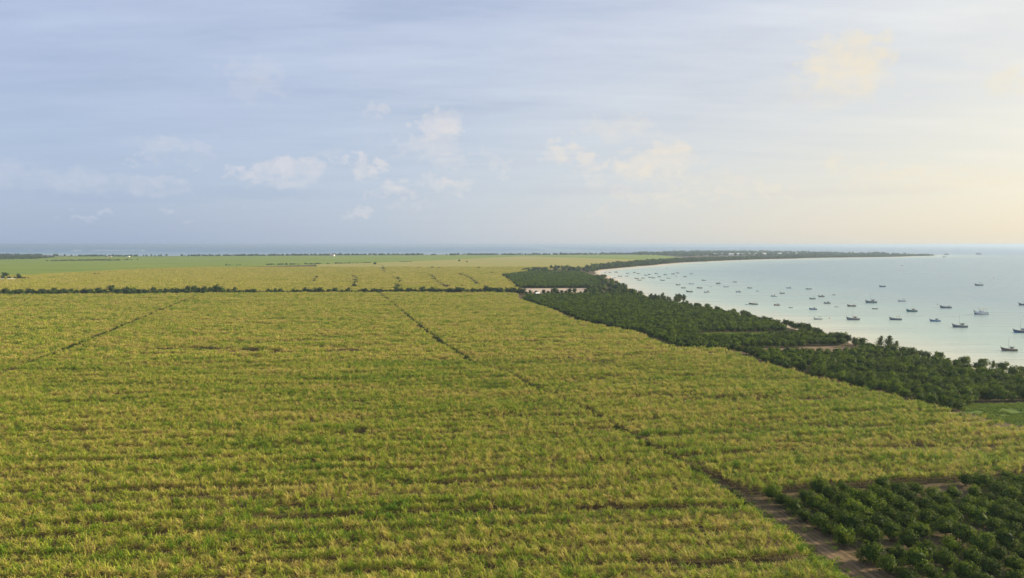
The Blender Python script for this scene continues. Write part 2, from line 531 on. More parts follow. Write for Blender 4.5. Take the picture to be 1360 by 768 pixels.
def sheet(name, poly, z, mat, label, cat, kind='structure', sub=0, sides=0.0):
    bm = bmesh.new()
    vs = [bm.verts.new((x, y, z)) for x, y in poly]
    f = bm.faces.new(vs)
    f.normal_update()
    if f.normal.z < 0:
        f.normal_flip()
    if sides:
        lo = [bm.verts.new((x, y, z - sides)) for x, y in poly]
        for i in range(len(poly)):
            j = (i + 1) % len(poly)
            bm.faces.new((vs[i], vs[j], lo[j], lo[i]))
    bmesh.ops.triangulate(bm, faces=[f])
    bmesh.ops.recalc_face_normals(bm, faces=bm.faces)
    me = bpy.data.meshes.new(name)
    bm.to_mesh(me); bm.free()
    me.materials.append(mat)
    a = me.attributes.new('dry', 'FLOAT', 'POINT')
    a.data.foreach_set('value', np.full(len(me.vertices), 0.38, dtype=np.float32))
    return tag(add(name, me), label, cat, kind=kind)

# ------------------------------------------------------------------ scattering of uncountable growth
def scatter(name, P, rot, scl, vid, protos, label, cat, group=None):
    """one object of points, each carrying one of the prototypes"""
    me = bpy.data.meshes.new(name)
    N = len(P)
    me.vertices.add(N)
    me.vertices.foreach_set('co', np.asarray(P, dtype=np.float32).ravel())
    a = me.attributes.new('rot', 'FLOAT_VECTOR', 'POINT'); a.data.foreach_set('vector', np.asarray(rot, dtype=np.float32).ravel())
    a = me.attributes.new('scl', 'FLOAT_VECTOR', 'POINT'); a.data.foreach_set('vector', np.asarray(scl, dtype=np.float32).ravel())
    a = me.attributes.new('vid', 'INT', 'POINT'); a.data.foreach_set('value', np.asarray(vid, dtype=np.int32))
    me.update()
    o = add(name, me)
    c = bpy.data.collections.new(name + '_prototypes')
    for i, pm in enumerate(protos):
        c.objects.link(bpy.data.objects.new('%s_proto_%02d' % (name, i), pm))
    ng = bpy.data.node_groups.new(name + '_scatter', 'GeometryNodeTree')
    ng.interface.new_socket('Geometry', in_out='INPUT', socket_type='NodeSocketGeometry')
    ng.interface.new_socket('Geometry', in_out='OUTPUT', socket_type='NodeSocketGeometry')
    gi, go = ng.nodes.new('NodeGroupInput'), ng.nodes.new('NodeGroupOutput')
    ip = ng.nodes.new('GeometryNodeInstanceOnPoints')
    ci = ng.nodes.new('GeometryNodeCollectionInfo')
    ci.inputs['Collection'].default_value = c
    ci.inputs['Separate Children'].default_value = True
    ci.inputs['Reset Children'].default_value = True
    def na(k, dt):
        n = ng.nodes.new('GeometryNodeInputNamedAttribute')
        n.data_type = dt
        n.inputs[0].default_value = k
        return n.outputs[0]
    ng.links.new(gi.outputs[0], ip.inputs['Points'])
    ng.links.new(ci.outputs[0], ip.inputs['Instance'])
    ip.inputs['Pick Instance'].default_value = True
    ng.links.new(na('vid', 'INT'), ip.inputs['Instance Index'])
    e2r = ng.nodes.new('FunctionNodeEulerToRotation')
    ng.links.new(na('rot', 'FLOAT_VECTOR'), e2r.inputs[0])
    ng.links.new(e2r.outputs[0], ip.inputs['Rotation'])
    ng.links.new(na('scl', 'FLOAT_VECTOR'), ip.inputs['Scale'])
    ng.links.new(ip.outputs[0], go.inputs[0])
    md = o.modifiers.new('scatter', 'NODES')
    md.node_group = ng
    return tag(o, label, cat, group, 'stuff')

# ------------------------------------------------------------------ sugar cane
def cane_mesh(name, seed, nb, sx, sy, zlo, zhi, blen, bw, nseg, nstalk, ndry, dry_bias, mats, arch=1.0):
    r = np.random.default_rng(seed)
    V, Fc, D, MI = [], [], [], []
    def strip(p0, azim, elev, length, width, droop, dry, seg, mi):
        base = len(V)
        pnt = np.array(p0, float)
        e = elev
        side = np.array([-math.sin(azim), math.cos(azim), 0])
        tw = r.uniform(-0.5, 0.5)
        side = side * math.cos(tw) + np.array([0, 0, 1]) * math.sin(tw)
        for k in range(seg + 1):
            f = k / seg
            wd = width * (0.55 + 0.45 * math.sin(min(1, f * 2.2) * math.pi / 2)) * (1 - f ** 2.2) + 0.004
            V.append(pnt - side * wd / 2); V.append(pnt + side * wd / 2)
            dd = dry + 0.35 * max(0.0, f - 0.55)
            D.extend((dd, dd))
            if k < seg:
                st = length / seg
                pnt = pnt + st * np.array([math.cos(azim) * math.cos(e), math.sin(azim) * math.cos(e), math.sin(e)])
                e -= droop / seg * (0.5 + 1.2 * f)
        for k in range(seg):
            a = base + 2 * k
            Fc.append((a, a + 1, a + 3, a + 2)); MI.append(mi)
    for i in range(nb):
        x, y = r.uniform(-sx / 2, sx / 2), r.uniform(-sy / 2, sy / 2)
        z = r.uniform(zlo, zhi)
        h = (z - zlo) / (zhi - zlo + 1e-6)
        dry = dry_bias + 0.30 * r.normal() * 0.6 + 0.25 * (1 - h)
        strip((x, y, z), r.uniform(0, 2 * math.pi), r.uniform(0.75, 1.45), blen * r.uniform(0.7, 1.25), bw * r.uniform(0.7, 1.3), arch * r.uniform(0.8, 2.5), dry, nseg, 0)
    for i in range(ndry):
        x, y = r.uniform(-sx / 2, sx / 2), r.uniform(-sy / 2, sy / 2)
        strip((x, y, r.uniform(0.7, zlo + 0.3)), r.uniform(0, 6.28), r.uniform(-0.2, 0.5), blen * 0.7, bw * 0.9, 2.2, r.uniform(0.75, 1.1), 2, 0)
    for i in range(nstalk):
        x, y = r.uniform(-sx / 2, sx / 2), r.uniform(-sy / 2, sy / 2)
        strip((x, y, 0), r.uniform(0, 6.28), r.uniform(1.4, 1.57), zhi, bw * 0.55, 0.1, 0.9, 1, 1)
    return mesh_from(name, V, Fc, mats, MI, {'dry': D})

NEAR = [cane_mesh('cane_clump_%d' % i, 100 + i, 32, 0.80, 0.62, 1.05, 1.9, 1.1, 0.090, 4, 5, 7, 0.31, [M_CANE, M_STALK]) for i in range(8)]
MIDT = [cane_mesh('cane_tile_%d' % i, 200 + i, 52, 2.7, 1.4, 1.2, 2.05, 1.1, 0.19, 3, 8, 8, 0.44, [M_CANE, M_STALK]) for i in range(8)]
FART = [cane_mesh('cane_block_%d' % i, 300 + i, 120, 8.0, 8.0, 1.3, 1.9, 1.3, 0.85, 2, 0, 0, 0.40, [M_CANE_FAR, M_STALK], 0.9) for i in range(5)]

# field edges (cane tops seen in the photograph lie about 2.5 m above the soil)
T = 2.45
TRACK = [G(505, 390, T), G(553, 430, T), G(590, 458, T), G(625, 478, T), G(680, 496, T), G(715, 514, T), G(770, 535, T), G(850, 580, T), G(905, 609, T), G(985, 659, T), G(1060, 712, T), G(1140, 771, T)]
TRACK = [(TRACK[0][0] - 6, TRACK[0][1] + 20)] + TRACK + [(TRACK[-1][0] + 6, 40)]
TRACK2 = [G(262, 391, T), G(178, 425, T), G(92, 460, T), G(30, 482, T), G(-60, 512, T)]
HEDGE_Y = lambda x: np.interp(x, [-700, -480, -300, -120, 10, 60], [655, 668, 690, 705, 690, 675])
EAST = [G(690, 396, T), G(740, 412, T), G(765, 424, T), G(800, 430, T), G(850, 440, T), G(875, 452, T), G(900, 458, T), G(960, 461, T), G(985, 468, T), G(1015, 478, T), G(1080, 497, T), G(1130, 508, T),
        G(1190, 522, T), G(1235, 533, T), G(1265, 540, T), G(1310, 553, T), G(1360, 563, T), G(1440, 584, T)]
S0, S1 = G(985, 662), G(1440, 627)
hx = np.linspace(-900, 5, 40)
F1 = [(p[0], p[1]) for p in TRACK] + [(-400, 40)] + [(-700, 400)] + [(x, float(HEDGE_Y(x))) for x in hx if x < TRACK[0][0]]
EASTIN = [(x - 1.0, y) for x, y in EAST]
TR2 = [(x + float(np.interp(y, [140, 152, 170, 230, 270, 300], [3.0, 1.9, 1.6, 1.6, 2.3, 2.9])), y + 0.4) for x, y in TRACK]
k9 = [i for i, p in enumerate(TRACK) if p[1] > S0[1] + 1.0]
F2 = [TR2[i] for i in k9] + [(S0[0] + 2.5, S0[1] + 1)] + [S1] + EASTIN[::-1] + [(x, float(HEDGE_Y(x))) for x in hx[::-1] if x > TRACK[0][0] + 8 and x < EAST[0][0]]

def poly_arr(p):
    return [(float(a), float(b)) for a, b in p]
F1, F2 = poly_arr(F1), poly_arr(F2)

# gaps between the cane beds: (line in the picture at cane top, width in metres)
GAPS = [([G(335, 681, T), G(470, 676, T), G(640, 671, T), G(820, 664, T)], 1.9),
        ([G(232, 459, T), G(300, 461, T), G(372, 463.5, T)], 6.0),
        ([G(100, 458, T), G(170, 461, T), G(235, 460, T)], 3.0),
        ([G(870, 616, T), G(800, 612, T), G(700, 617, T), G(640, 620, T)], 1.9),
        ([G(845, 520, T), G(1010, 524, T), G(1100, 528, T)], 2.6),
        ([G(230, 660, T), G(330, 664, T), G(420, 664, T)], 1.4),
        ([G(700, 537, T), G(780, 536, T)], 1.9),
        ([G(960, 596, T), G(1080, 590, T), G(1200, 588, T)], 2.0)]
HOLES = [(G(640, 735, T), 1.0), (G(105, 567, T), 1.7), (G(480, 568, T), 1.6), (G(132, 660, T), 1.5), (G(1215, 585, T), 1.8), (G(1180, 577, T), 1.6), (G(800, 478, T), 3.5), (G(455, 463, T), 5.0), (G(850, 735, T), 1.0), (G(205, 700, T), 1.0), (G(300, 622, T), 1.2)]

def cane_points(poly, dmin, dmax, row, step, jit, ang, seed):
    r = np.random.default_rng(seed)
    c, s = math.cos(ang), math.sin(ang)
    P = np.array(poly)
    wedge = math.tan(R(40.5))
    x0, x1 = max(P[:, 0].min(), -dmax * wedge), min(P[:, 0].max(), dmax * wedge)
    y0, y1 = max(P[:, 1].min(), dmin * 0.75), min(P[:, 1].max(), dmax)
    corners = [(x, y) for x in (x0, x1) for y in (y0, y1)]
    us = [x * c + y * s for x, y in corners]; vs_ = [-x * s + y * c for x, y in corners]
    u = np.arange(math.floor(min(us) / step) * step, max(us), step)
    v = np.arange(math.floor(min(vs_) / row) * row, max(vs_), row)
    U, V = np.meshgrid(u, v)
    ridx = np.round(V / row).ravel()
    U, V = U.ravel(), V.ravel()
    U = U + r.uniform(-0.5, 0.5, len(U)) * step * 0.9
    V = V + r.uniform(-1, 1, len(V)) * row * jit
    x, y = U * c - V * s, U * s + V * c
    d = y
    ok = (d >= dmin) & (d < dmax) & (np.abs(x) < d * wedge + 12) & inside(x, y, poly)
    return x[ok], y[ok], ridx[ok], U[ok]

def cane_field(name, poly, ang, seed, label):
    for lod, (dmin, dmax, row, step, jit, protos, base) in enumerate([(78, 290, 1.55, 0.80, 0.16, NEAR, 1.0), (290, 730, 1.7, 2.7, 0.14, MIDT, 1.0)]):
        x, y, ri, u = cane_points(poly, dmin, dmax, row, step, jit, ang, seed + lod)
        r = np.random.default_rng(seed + 50 + lod)
        keep = np.ones(len(x), dtype=bool)
        # bed gaps at random rows
        h = (ri * 7919 + seed * 31) % 97
        gapn = vnoise(u / 46.0, ri * 3.7, seed + 3)
        k = (h < (9 if lod == 0 else 20)) & (gapn > 0.52)
        keep &= ~k
        keep &= ~((h < (20 if lod == 0 else 34)) & (gapn > 0.76))
        for line, wd in GAPS:
            keep &= dist_line(x, y, line) > wd * (0.43 + 0.14 * vnoise(x / 9.0, y / 9.0, 5))
        for (hx_, hy_), rad in HOLES:
            keep &= np.hypot((x - hx_) / 1.7, (y - hy_)) > rad
        dt2 = dist_line(x, y, TRACK2)
        keep &= dt2 > 1.7 * (0.6 + 0.9 * vnoise(x / 9, y / 14, 8))
        keep &= r.random(len(x)) > 0.03
        x, y, ri, u = x[keep], y[keep], ri[keep], u[keep]
        hs = 0.90 + 0.26 * (vnoise(x / 30, y / 9, seed + 1) - 0.5) + 0.20 * (vnoise(x / 6, y / 2.8, seed + 2) - 0.5) + r.normal(0, 0.13, len(x)) + 0.55 * (vnoise(u / 13.0, ri * 7.3, seed + 9) - 0.5)
        hs += 0.20 * (((ri * 131 + seed) % 7) / 7.0 - 0.5)
        ws = r.uniform(0.85, 1.2, len(x)) if lod == 0 else r.uniform(0.95, 1.15, len(x))
        rot = np.zeros((len(x), 3))
        rot[:, 2] = r.uniform(0, 2 * math.pi, len(x)) if lod == 0 else ang + math.pi * r.integers(0, 2, len(x))
        rot[:, 0] = r.normal(0, 0.05, len(x)); rot[:, 1] = r.normal(-0.03, 0.06, len(x))
        scl = np.stack([ws, ws, np.clip(hs, 0.55, 1.35) * base], 1)
        scatter(name, np.stack([x, y, np.zeros_like(x)], 1), rot, scl, r.integers(0, len(protos), len(x)), protos,
                label[lod], 'sugar cane')

cane_field('sugar_cane', F1, 0.075, 11, ['green and straw coloured sugar cane left of the dirt track, leafy tufts showing', 'yellow green sugar cane in the large block before the hedge row'])
cane_field('sugar_cane', F2, 0.16, 23, ['sugar cane between the dirt track corner and the small orchard', 'yellow green sugar cane running along the edge of the big orchard'])

# weeds in the long field tracks
def far_cane(poly, dmin, dmax, seed, label):
    x, y, ri, u = cane_points(poly, dmin, dmax, 7.2, 7.2, 0.2, 0.05, seed)
    r = np.random.default_rng(seed)
    for line in DITCHES:
        k = dist_line(x, y, line) > 3.6
        x, y, ri = x[k], y[k], ri[k]
    rot = np.zeros((len(x), 3)); rot[:, 2] = r.integers(0, 4, len(x)) * math.pi / 2
    sc_ = np.stack([np.ones(len(x)), np.ones(len(x)), 0.9 + 0.3 * vnoise(x / 60, y / 25, seed)], 1)
    scatter('sugar_cane', np.stack([x, y, np.zeros_like(x)], 1), rot, sc_, r.integers(0, len(FART), len(x)), FART, label, 'sugar cane')

DITCH_PX = [[(505, 351.5), (509, 354), (508, 360), (513, 363)], [(470, 363.5), (466, 366), (473, 371), (472, 376), (470, 382)], [(526, 369), (531, 375), (527, 381), (531, 388)], [(422, 367.5), (417, 372), (411, 376.5)],
            [(565, 363), (574, 367), (580, 374), (592, 382)], [(610, 363.5), (622, 369), (637, 379)], [(652, 362), (655, 364.4)]]
DITCHES = [[G(px, py, 1.0) for px, py in l] for l in DITCH_PX]
YELLOW = [(-760, 700), (-480, 712), (-300, 712), (-120, 722), (0, 716)] + [G(688, 386), G(666, 367), G(700, 361), G(790, 357), G(830, 350), G(870, 346.5), G(700, 341.2), G(665, 342.3), G(600, 346), G(500, 350), G(360, 354), G(200, 358), G(40, 367), G(-60, 369)]
YELLOW = poly_arr(YELLOW)
far_cane(YELLOW, 690, 1500, 41, 'golden sugar cane in the broad field beyond the hedge row')
FARY = [(x, max(y, 1440)) for x, y in YELLOW]
sheet('sugar_cane', [G(792, 356.2)] + [G(830, 349.8), G(870, 346.5), G(700, 341.2), G(665, 342.3), G(600, 346), G(500, 350), G(420, 352.3), (-420, 1490), (-200, 1490), (60, 1490), (150, 1490)], 2.0, M_CANE_FAR, 'golden sugar cane far off before the green field', 'sugar cane', 'stuff', sides=2.2)
GREEN = [G(-160, 371), G(-60, 368.3), G(40, 366.3), G(200, 357.3), G(360, 353.4), G(500, 349.4), G(600, 345.5), G(665, 342.0), G(700, 340.9), G(870, 346.2), G(905, 342.5), G(870, 338.6), G(700, 339.2), G(500, 339.4), G(300, 340.4), G(200, 341.0), G(0, 341.0), (-4200, 2900), (-3000, 1100)]
sheet('sugar_cane', GREEN, 1.0, M_GREENFIELD, 'fresh green young cane field by the far coast', 'sugar cane', 'stuff', sides=1.2)

# ------------------------------------------------------------------ trees
def blob_core(bm, center, rad, seed, amp=0.22, sub=2, floor=None):
    r = random.Random(seed)
    res = bmesh.ops.create_icosphere(bm, subdivisions=sub, radius=1.0)
    ph = [r.uniform(0, 6.28) for _ in range(6)]
    for v in res['verts']:
        p = v.co.copy()
        d = 1 + amp * (math.sin(3 * p.x + ph[0]) * math.sin(3.3 * p.y + ph[1]) + 0.6 * math.sin(5 * p.z + ph[2] + 2 * p.x))
        v.co = Vector((center[0] + p.x * rad[0] * d, center[1] + p.y * rad[1] * d, center[2] + p.z * rad[2] * d))
        if floor is not None and v.co.z < floor:
            v.co.z = floor
    return res['verts']

def crown_mesh(name, seed, width, zlo, zhi, nclump, nleaf, leaf, mat, shape='dome', core=0.66):
    """crown of leaf clumps spread over and through a rounded volume, round a solid core tinted dark as inner shade to block light"""
    r = np.random.default_rng(seed)
    cx = np.array([0, 0, (zlo + zhi) / 2]); rad = np.array([width / 2, width / 2, (zhi - zlo) / 2])
    V, Fc, Tn = [], [], []
    for i in range(nclump):
        d = r.normal(size=3); d /= np.linalg.norm(d)
        if shape == 'dome' and d[2] < -0.75:
            d[2] = -d[2] * 0.4
        k = r.uniform(0.62, 0.98)
        if shape == 'cone':
            h = r.uniform(0, 1) ** 0.8
            a = r.uniform(0, 6.28)
            wr = (1 - h) ** 0.7 * r.uniform(0.35, 1.0)
            c = np.array([math.cos(a) * wr * rad[0], math.sin(a) * wr * rad[1], zlo + h * (zhi - zlo)])
        else:
            c = cx + d * rad * k
        cr = width * r.uniform(0.12, 0.22) * (0.8 if shape == 'cone' else 1.0)
        ct = np.clip(0.45 + 0.3 * r.normal(), 0, 1)
        for j in range(nleaf):
            q = r.normal(size=3); q /= np.linalg.norm(q)
            p = c + q * cr * r.uniform(0.5, 1.0) * np.array([1, 1, 0.8 if shape != 'cone' else 1.2])
            nrm = q * 0.9 + d * 0.5 + r.normal(size=3) * 0.45
            nrm[2] += 0.35
            nrm /= np.linalg.norm(nrm)
            t1 = np.cross(nrm, r.normal(size=3)); t1 /= np.linalg.norm(t1)
            t2 = np.cross(nrm, t1)
            L = leaf * r.uniform(0.6, 1.3); wd = L * r.uniform(0.35, 0.6)
            if shape == 'cone':
                t1 = t1 * 0.5 + np.array([0, 0, r.uniform(0.2, 1.0)]); t1 /= np.linalg.norm(t1); wd *= 0.5; L *= 1.5
            b = len(V)
            V += [p - t1 * L * 0.5, p + t2 * wd * 0.5 + nrm * 0.06 * L, p + t1 * L * 0.5, p - t2 * wd * 0.5 + nrm * 0.06 * L]
            Fc.append((b, b + 1, b + 2, b + 3))
            tt = float(np.clip(ct + 0.2 * r.normal(), 0, 1))
            Tn += [tt] * 4
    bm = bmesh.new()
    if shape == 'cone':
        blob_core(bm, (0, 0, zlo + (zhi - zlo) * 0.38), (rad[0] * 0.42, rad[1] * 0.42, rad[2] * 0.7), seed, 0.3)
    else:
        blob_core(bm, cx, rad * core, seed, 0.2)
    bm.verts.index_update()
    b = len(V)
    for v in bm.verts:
        V.append(tuple(v.co)); Tn.append(0.1)  # low tint paints the core dark, as shade inside the crown
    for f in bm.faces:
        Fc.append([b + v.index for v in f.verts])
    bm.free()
    return mesh_from(name, V, Fc, [mat], None, {'tint': Tn})

def casuarina_mesh(name, seed, h, width, mat):
    r = np.random.default_rng(seed)
    V, Fc, Tn = [], [], []
    lean = r.normal(0, 0.06, 2)
    for i in range(60):
        hh = r.uniform(0.06, 1.0) ** 1.1
        a = r.uniform(0, 6.28)
        ev = r.uniform(0.35, 1.1) + 0.3 * hh
        L = width * 0.5 * (1.15 - 0.75 * hh) * r.uniform(0.6, 1.35)
        o = np.array([lean[0] * hh * h, lean[1] * hh * h, hh * h * 0.86])
        dv = np.array([math.cos(a) * math.cos(ev), math.sin(a) * math.cos(ev), math.sin(ev)])
        ct = np.clip(0.45 + 0.3 * r.normal(), 0, 1)
        for j in range(20):
            f = r.uniform(0.12, 1.0)
            p = o + dv * L * f + r.normal(size=3) * 0.24 * (1.2 - 0.5 * f)
            t1 = dv * 0.8 + r.normal(size=3) * 0.55 + np.array([0, 0, 0.25 - 0.5 * f]); t1 /= np.linalg.norm(t1)
            t2 = np.cross(t1, r.normal(size=3)); t2 /= np.linalg.norm(t2)
            l_, w_ = r.uniform(0.5, 1.1), r.uniform(0.10, 0.24)
            b = len(V)
            V += [p - t1 * l_ * 0.5 - t2 * w_ * 0.3, p - t1 * l_ * 0.5 + t2 * w_ * 0.3, p + t1 * l_ * 0.5 + t2 * w_ * 0.5, p + t1 * l_ * 0.5 - t2 * w_ * 0.5]
            Fc.append((b, b + 1, b + 2, b + 3))
            Tn += [float(np.clip(ct + 0.2 * r.normal(), 0, 1))] * 4
    return mesh_from(name, V, Fc, [mat], None, {'tint': Tn})

def tube(bm, pts, radii, seg=6):
    rings = []
    for (p, rd) in zip(pts, radii):
        rings.append([bm.verts.new((p[0] + rd * math.cos(2 * math.pi * k / seg), p[1] + rd * math.sin(2 * math.pi * k / seg), p[2])) for k in range(seg)])
    for a, b in zip(rings[:-1], rings[1:]):
        for k in range(seg):
            bm.faces.new((a[k], a[(k + 1) % seg], b[(k + 1) % seg], b[k]))
    bm.faces.new(rings[-1])

def trunk_mesh(name, seed, h, rad, spread):
    r = random.Random(seed)
    bm = bmesh.new()
    fork = h * 0.35
    tube(bm, [(0, 0, -0.1), (r.uniform(-.05, .05), r.uniform(-.05, .05), fork * 0.5), (0, 0, fork)], [rad * 1.25, rad, rad * 0.9])
    for k in range(4):
        a = k * 1.57 + r.uniform(-0.4, 0.4)
        e = (math.cos(a) * spread, math.sin(a) * spread, h)
        m = (e[0] * 0.45, e[1] * 0.45, fork + (h - fork) * 0.5)
        tube(bm, [(0, 0, fork * 0.9), m, e], [rad * 0.7, rad * 0.45, rad * 0.15], 5)
    me = bpy.data.meshes.new(name)
    bm.to_mesh(me); bm.free()
    me.materials.append(M_BARK)
    return me

def tree_kind(prefix, count, width, zlo, zhi, nclump, nleaf, leaf, mat, shape, trad, seed):
    res = []
    for i in range(count):
        r = random.Random(seed + i)
        zz = zhi * r.uniform(0.93, 1.07)
        res.append((crown_mesh('%s_crown_%d' % (prefix, i), seed + i, width * r.uniform(0.92, 1.08), zlo, zz, nclump, nleaf, leaf, mat, shape),
                    trunk_mesh('%s_trunk_%d' % (prefix, i), seed + i, (zlo + zz) * 0.5 if shape != 'cone' else zz * 0.9, trad, width * (0.25 if shape != 'cone' else 0.06))))
    return res
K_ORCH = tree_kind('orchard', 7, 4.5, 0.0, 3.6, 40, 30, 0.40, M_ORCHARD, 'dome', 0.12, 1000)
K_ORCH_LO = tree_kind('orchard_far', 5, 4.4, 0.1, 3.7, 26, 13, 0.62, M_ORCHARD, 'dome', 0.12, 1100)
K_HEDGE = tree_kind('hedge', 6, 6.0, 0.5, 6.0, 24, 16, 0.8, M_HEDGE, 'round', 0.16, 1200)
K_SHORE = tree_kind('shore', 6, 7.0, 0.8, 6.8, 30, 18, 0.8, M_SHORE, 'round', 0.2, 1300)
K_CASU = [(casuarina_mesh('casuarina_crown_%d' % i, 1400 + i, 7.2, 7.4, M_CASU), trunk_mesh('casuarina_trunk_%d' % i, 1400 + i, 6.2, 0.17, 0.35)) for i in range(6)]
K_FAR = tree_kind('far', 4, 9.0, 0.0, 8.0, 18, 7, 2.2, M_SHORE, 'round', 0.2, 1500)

def tree(name, kind, x, y, s, label, group, zs=1.0, rz=None, cat='tree', sxy=None):
    cm, tm = random.choice(kind)
    e = bpy.data.objects.new(name, None)
    e.empty_display_size = 0.5
    COL.objects.link(e)
    e.location = (x, y, 0)
    e.rotation_euler = (0, 0, random.uniform(0, 6.28) if rz is None else rz)
    e.scale = (s, s, s * zs)
    add('trunk', tm, e)
    add('crown', cm, e)
    return tag(e, label, cat, group)

# ---- the small orchard beside the dirt track (rows run along the track)
ORCH_DIR = Vector((G(1114, 722)[0] - G(1024, 664)[0], G(1114, 722)[1] - G(1024, 664)[1])).normalized()
ORCH_PERP = Vector((-ORCH_DIR.y, ORCH_DIR.x))
if ORCH_PERP.x < 0:
    ORCH_PERP = -ORCH_PERP
o0 = Vector(G(1027, 665))
orch_pts = []
BARE_HOLES = [(G(1300, 712), 3.4), (G(1318, 722), 2.6), (G(1286, 700), 2.2), (G(1240, 654), 2.2), (G(1212, 652), 1.8), (G(1283, 657), 1.6), (G(1235, 725), 1.4)]
for c in range(0, 17):
    for k in range(0, 21):
        p = o0 + ORCH_PERP * (c * 4.9) + ORCH_DIR * (k * 3.45 + random.uniform(-0.4, 0.4)) + ORCH_PERP * random.uniform(-0.35, 0.35)
        if p.y < 84 or p.x > p.y * 0.80 + 4:
            continue
        # keep clear of the cane edge
        ey = S0[1] + (S1[1] - S0[1]) * (p.x - S0[0]) / (S1[0] - S0[0])
        if p.y > ey - 2.2:
            continue
        if any(math.hypot(p.x - hx_, p.y - hy_) < rad for (hx_, hy_), rad in BARE_HOLES):
            continue
        if c == 0 and k == 7:
            continue
        if random.random() < 0.035:
            continue
        orch_pts.append((p.x, p.y, c, k))
ORD = ['first', 'second', 'third', 'fourth', 'fifth', 'sixth', 'seventh', 'eighth', 'ninth', 'tenth', 'eleventh', 'twelfth', 'thirteenth', 'fourteenth', 'fifteenth', 'sixteenth', 'seventeenth', 'eighteenth', 'nineteenth', 'twentieth', 'twenty-first']
rank = {}
for (x, y, c, k) in orch_pts:
    rank.setdefault(c, []).append(k)
for (x, y, c, k) in orch_pts:
    corner = (c == 0 and k == 0)
    tree('orchard_tree', K_ORCH, x, y, random.uniform(0.68, 0.95),
         'rounded dark green orchard tree at the corner where track meets cane' if corner else
         'bushy orchard tree, %s row from the dirt track, %s from the cane edge' % (ORD[c], ORD[sorted(rank[c]).index(k)]),
         'trees of the small orchard', zs=random.uniform(0.95, 1.2))
n_ind = len(orch_pts)

# ---- the big orchard between cane and shore
ORCH_A = [(x + 3.2, y + 0.8) for x, y in EAST[:15]] + [G(1300, 537.5), G(1480, 533)] + [(p[0] - 10, p[1] - 3) for p in BAY[1:12]] + [(95, 690), (60, 672), (14, 660)]
ORCH_A = poly_arr(ORCH_A)
GRASS_STRIP = [G(930, 450), G(1000, 450.5), G(1062, 446), G(1066, 440.5), G(1000, 441.5), G(930, 442.5)]
TRACK_STRIP = [G(975, 462.5), G(985, 470), G(1060, 472), G(1140, 469.5), G(1150, 459), G(1060, 461.5)]
ga = math.atan2(-0.3, 1.0)
us, vs_ = np.meshgrid(np.arange(-320, 420, 3.9), np.arange(60, 900, 5.3))
us = us.ravel(); vs_ = vs_.ravel()
rr = np.random.default_rng(5)
c_, s_ = math.cos(-0.02), math.sin(-0.02)
ox = us * 1.0 - vs_ * 0.20 + 110 + rr.normal(0, 0.45, len(us)); oy = vs_ + us * 0.06 + rr.normal(0, 0.3, len(us))
ok = inside(ox, oy, ORCH_A) & ~inside(ox, oy, GRASS_STRIP) & ~inside(ox, oy, TRACK_STRIP) & (ox < oy * 0.86) & (rr.random(len(ox)) > 0.02)
# wider lanes between blocks of the planting
lane = (np.abs(((vs_ + 8) % 62) - 31) < 0.6)
ok &= ~lane
ox, oy = ox[ok], oy[ok]
order = np.argsort(oy)
n_extra = max(0, 300 - n_ind)
first, rest = order[:n_extra], order[n_extra:]
edge_d = dist_line(ox, oy, [(x, y) for x, y in EAST[8:15]] + [G(1300, 537.5), G(1480, 533)])
for i in first:
    rw = int(min(20, edge_d[i] // 4.5))
    tree('orchard_tree', K_ORCH, float(ox[i]), float(oy[i]), random.uniform(0.85, 1.1), 'dense dark green tree of the big orchard, %s rank back from the grass patch' % ORD[rw], 'big orchard trees, %s rank' % ORD[rw], zs=random.uniform(0.9, 1.15))
N = len(rest)
rot = np.zeros((N, 3)); rot[:, 2] = rr.uniform(0, 6.28, N)
ss = rr.uniform(0.88, 1.08, N)
scatter('orchard_trees', np.stack([ox[rest], oy[rest], np.zeros(N)], 1), rot, np.stack([ss, ss, ss * rr.uniform(0.9, 1.15, N)], 1), rr.integers(0, 5, N), [k[0] for k in K_ORCH_LO],
        'dark green orchard canopy stretching along the shore in dense rows', 'orchard')
print('orchard individuals', n_ind, 'extra', n_extra, 'stuff', N)

# orchard B behind the sandy lot
ORCH_B = poly_arr([G(690, 383.0), G(668, 366.5), G(700, 362.5), G(770, 362.5), G(795, 372), G(800, 383)])
us, vs_ = np.meshgrid(np.arange(-40, 200, 4.6), np.arange(740, 1260, 6.5))
bx = us.ravel() + rr.normal(0, 0.4, us.size); by = vs_.ravel() + rr.normal(0, 0.5, us.size)
ok = inside(bx, by, ORCH_B)
bx, by = bx[ok], by[ok]
N = len(bx)
rot = np.zeros((N, 3)); rot[:, 2] = rr.uniform(0, 6.28, N)
ss = rr.uniform(0.9, 1.2, N)
scatter('orchard_trees', np.stack([bx, by, np.zeros(N)], 1), rot, np.stack([ss * 1.15, ss * 1.3, ss], 1), rr.integers(0, 4, N), [k[0] for k in K_ORCH_LO],
        'dark green orchard block behind the pale sandy lot', 'orchard')

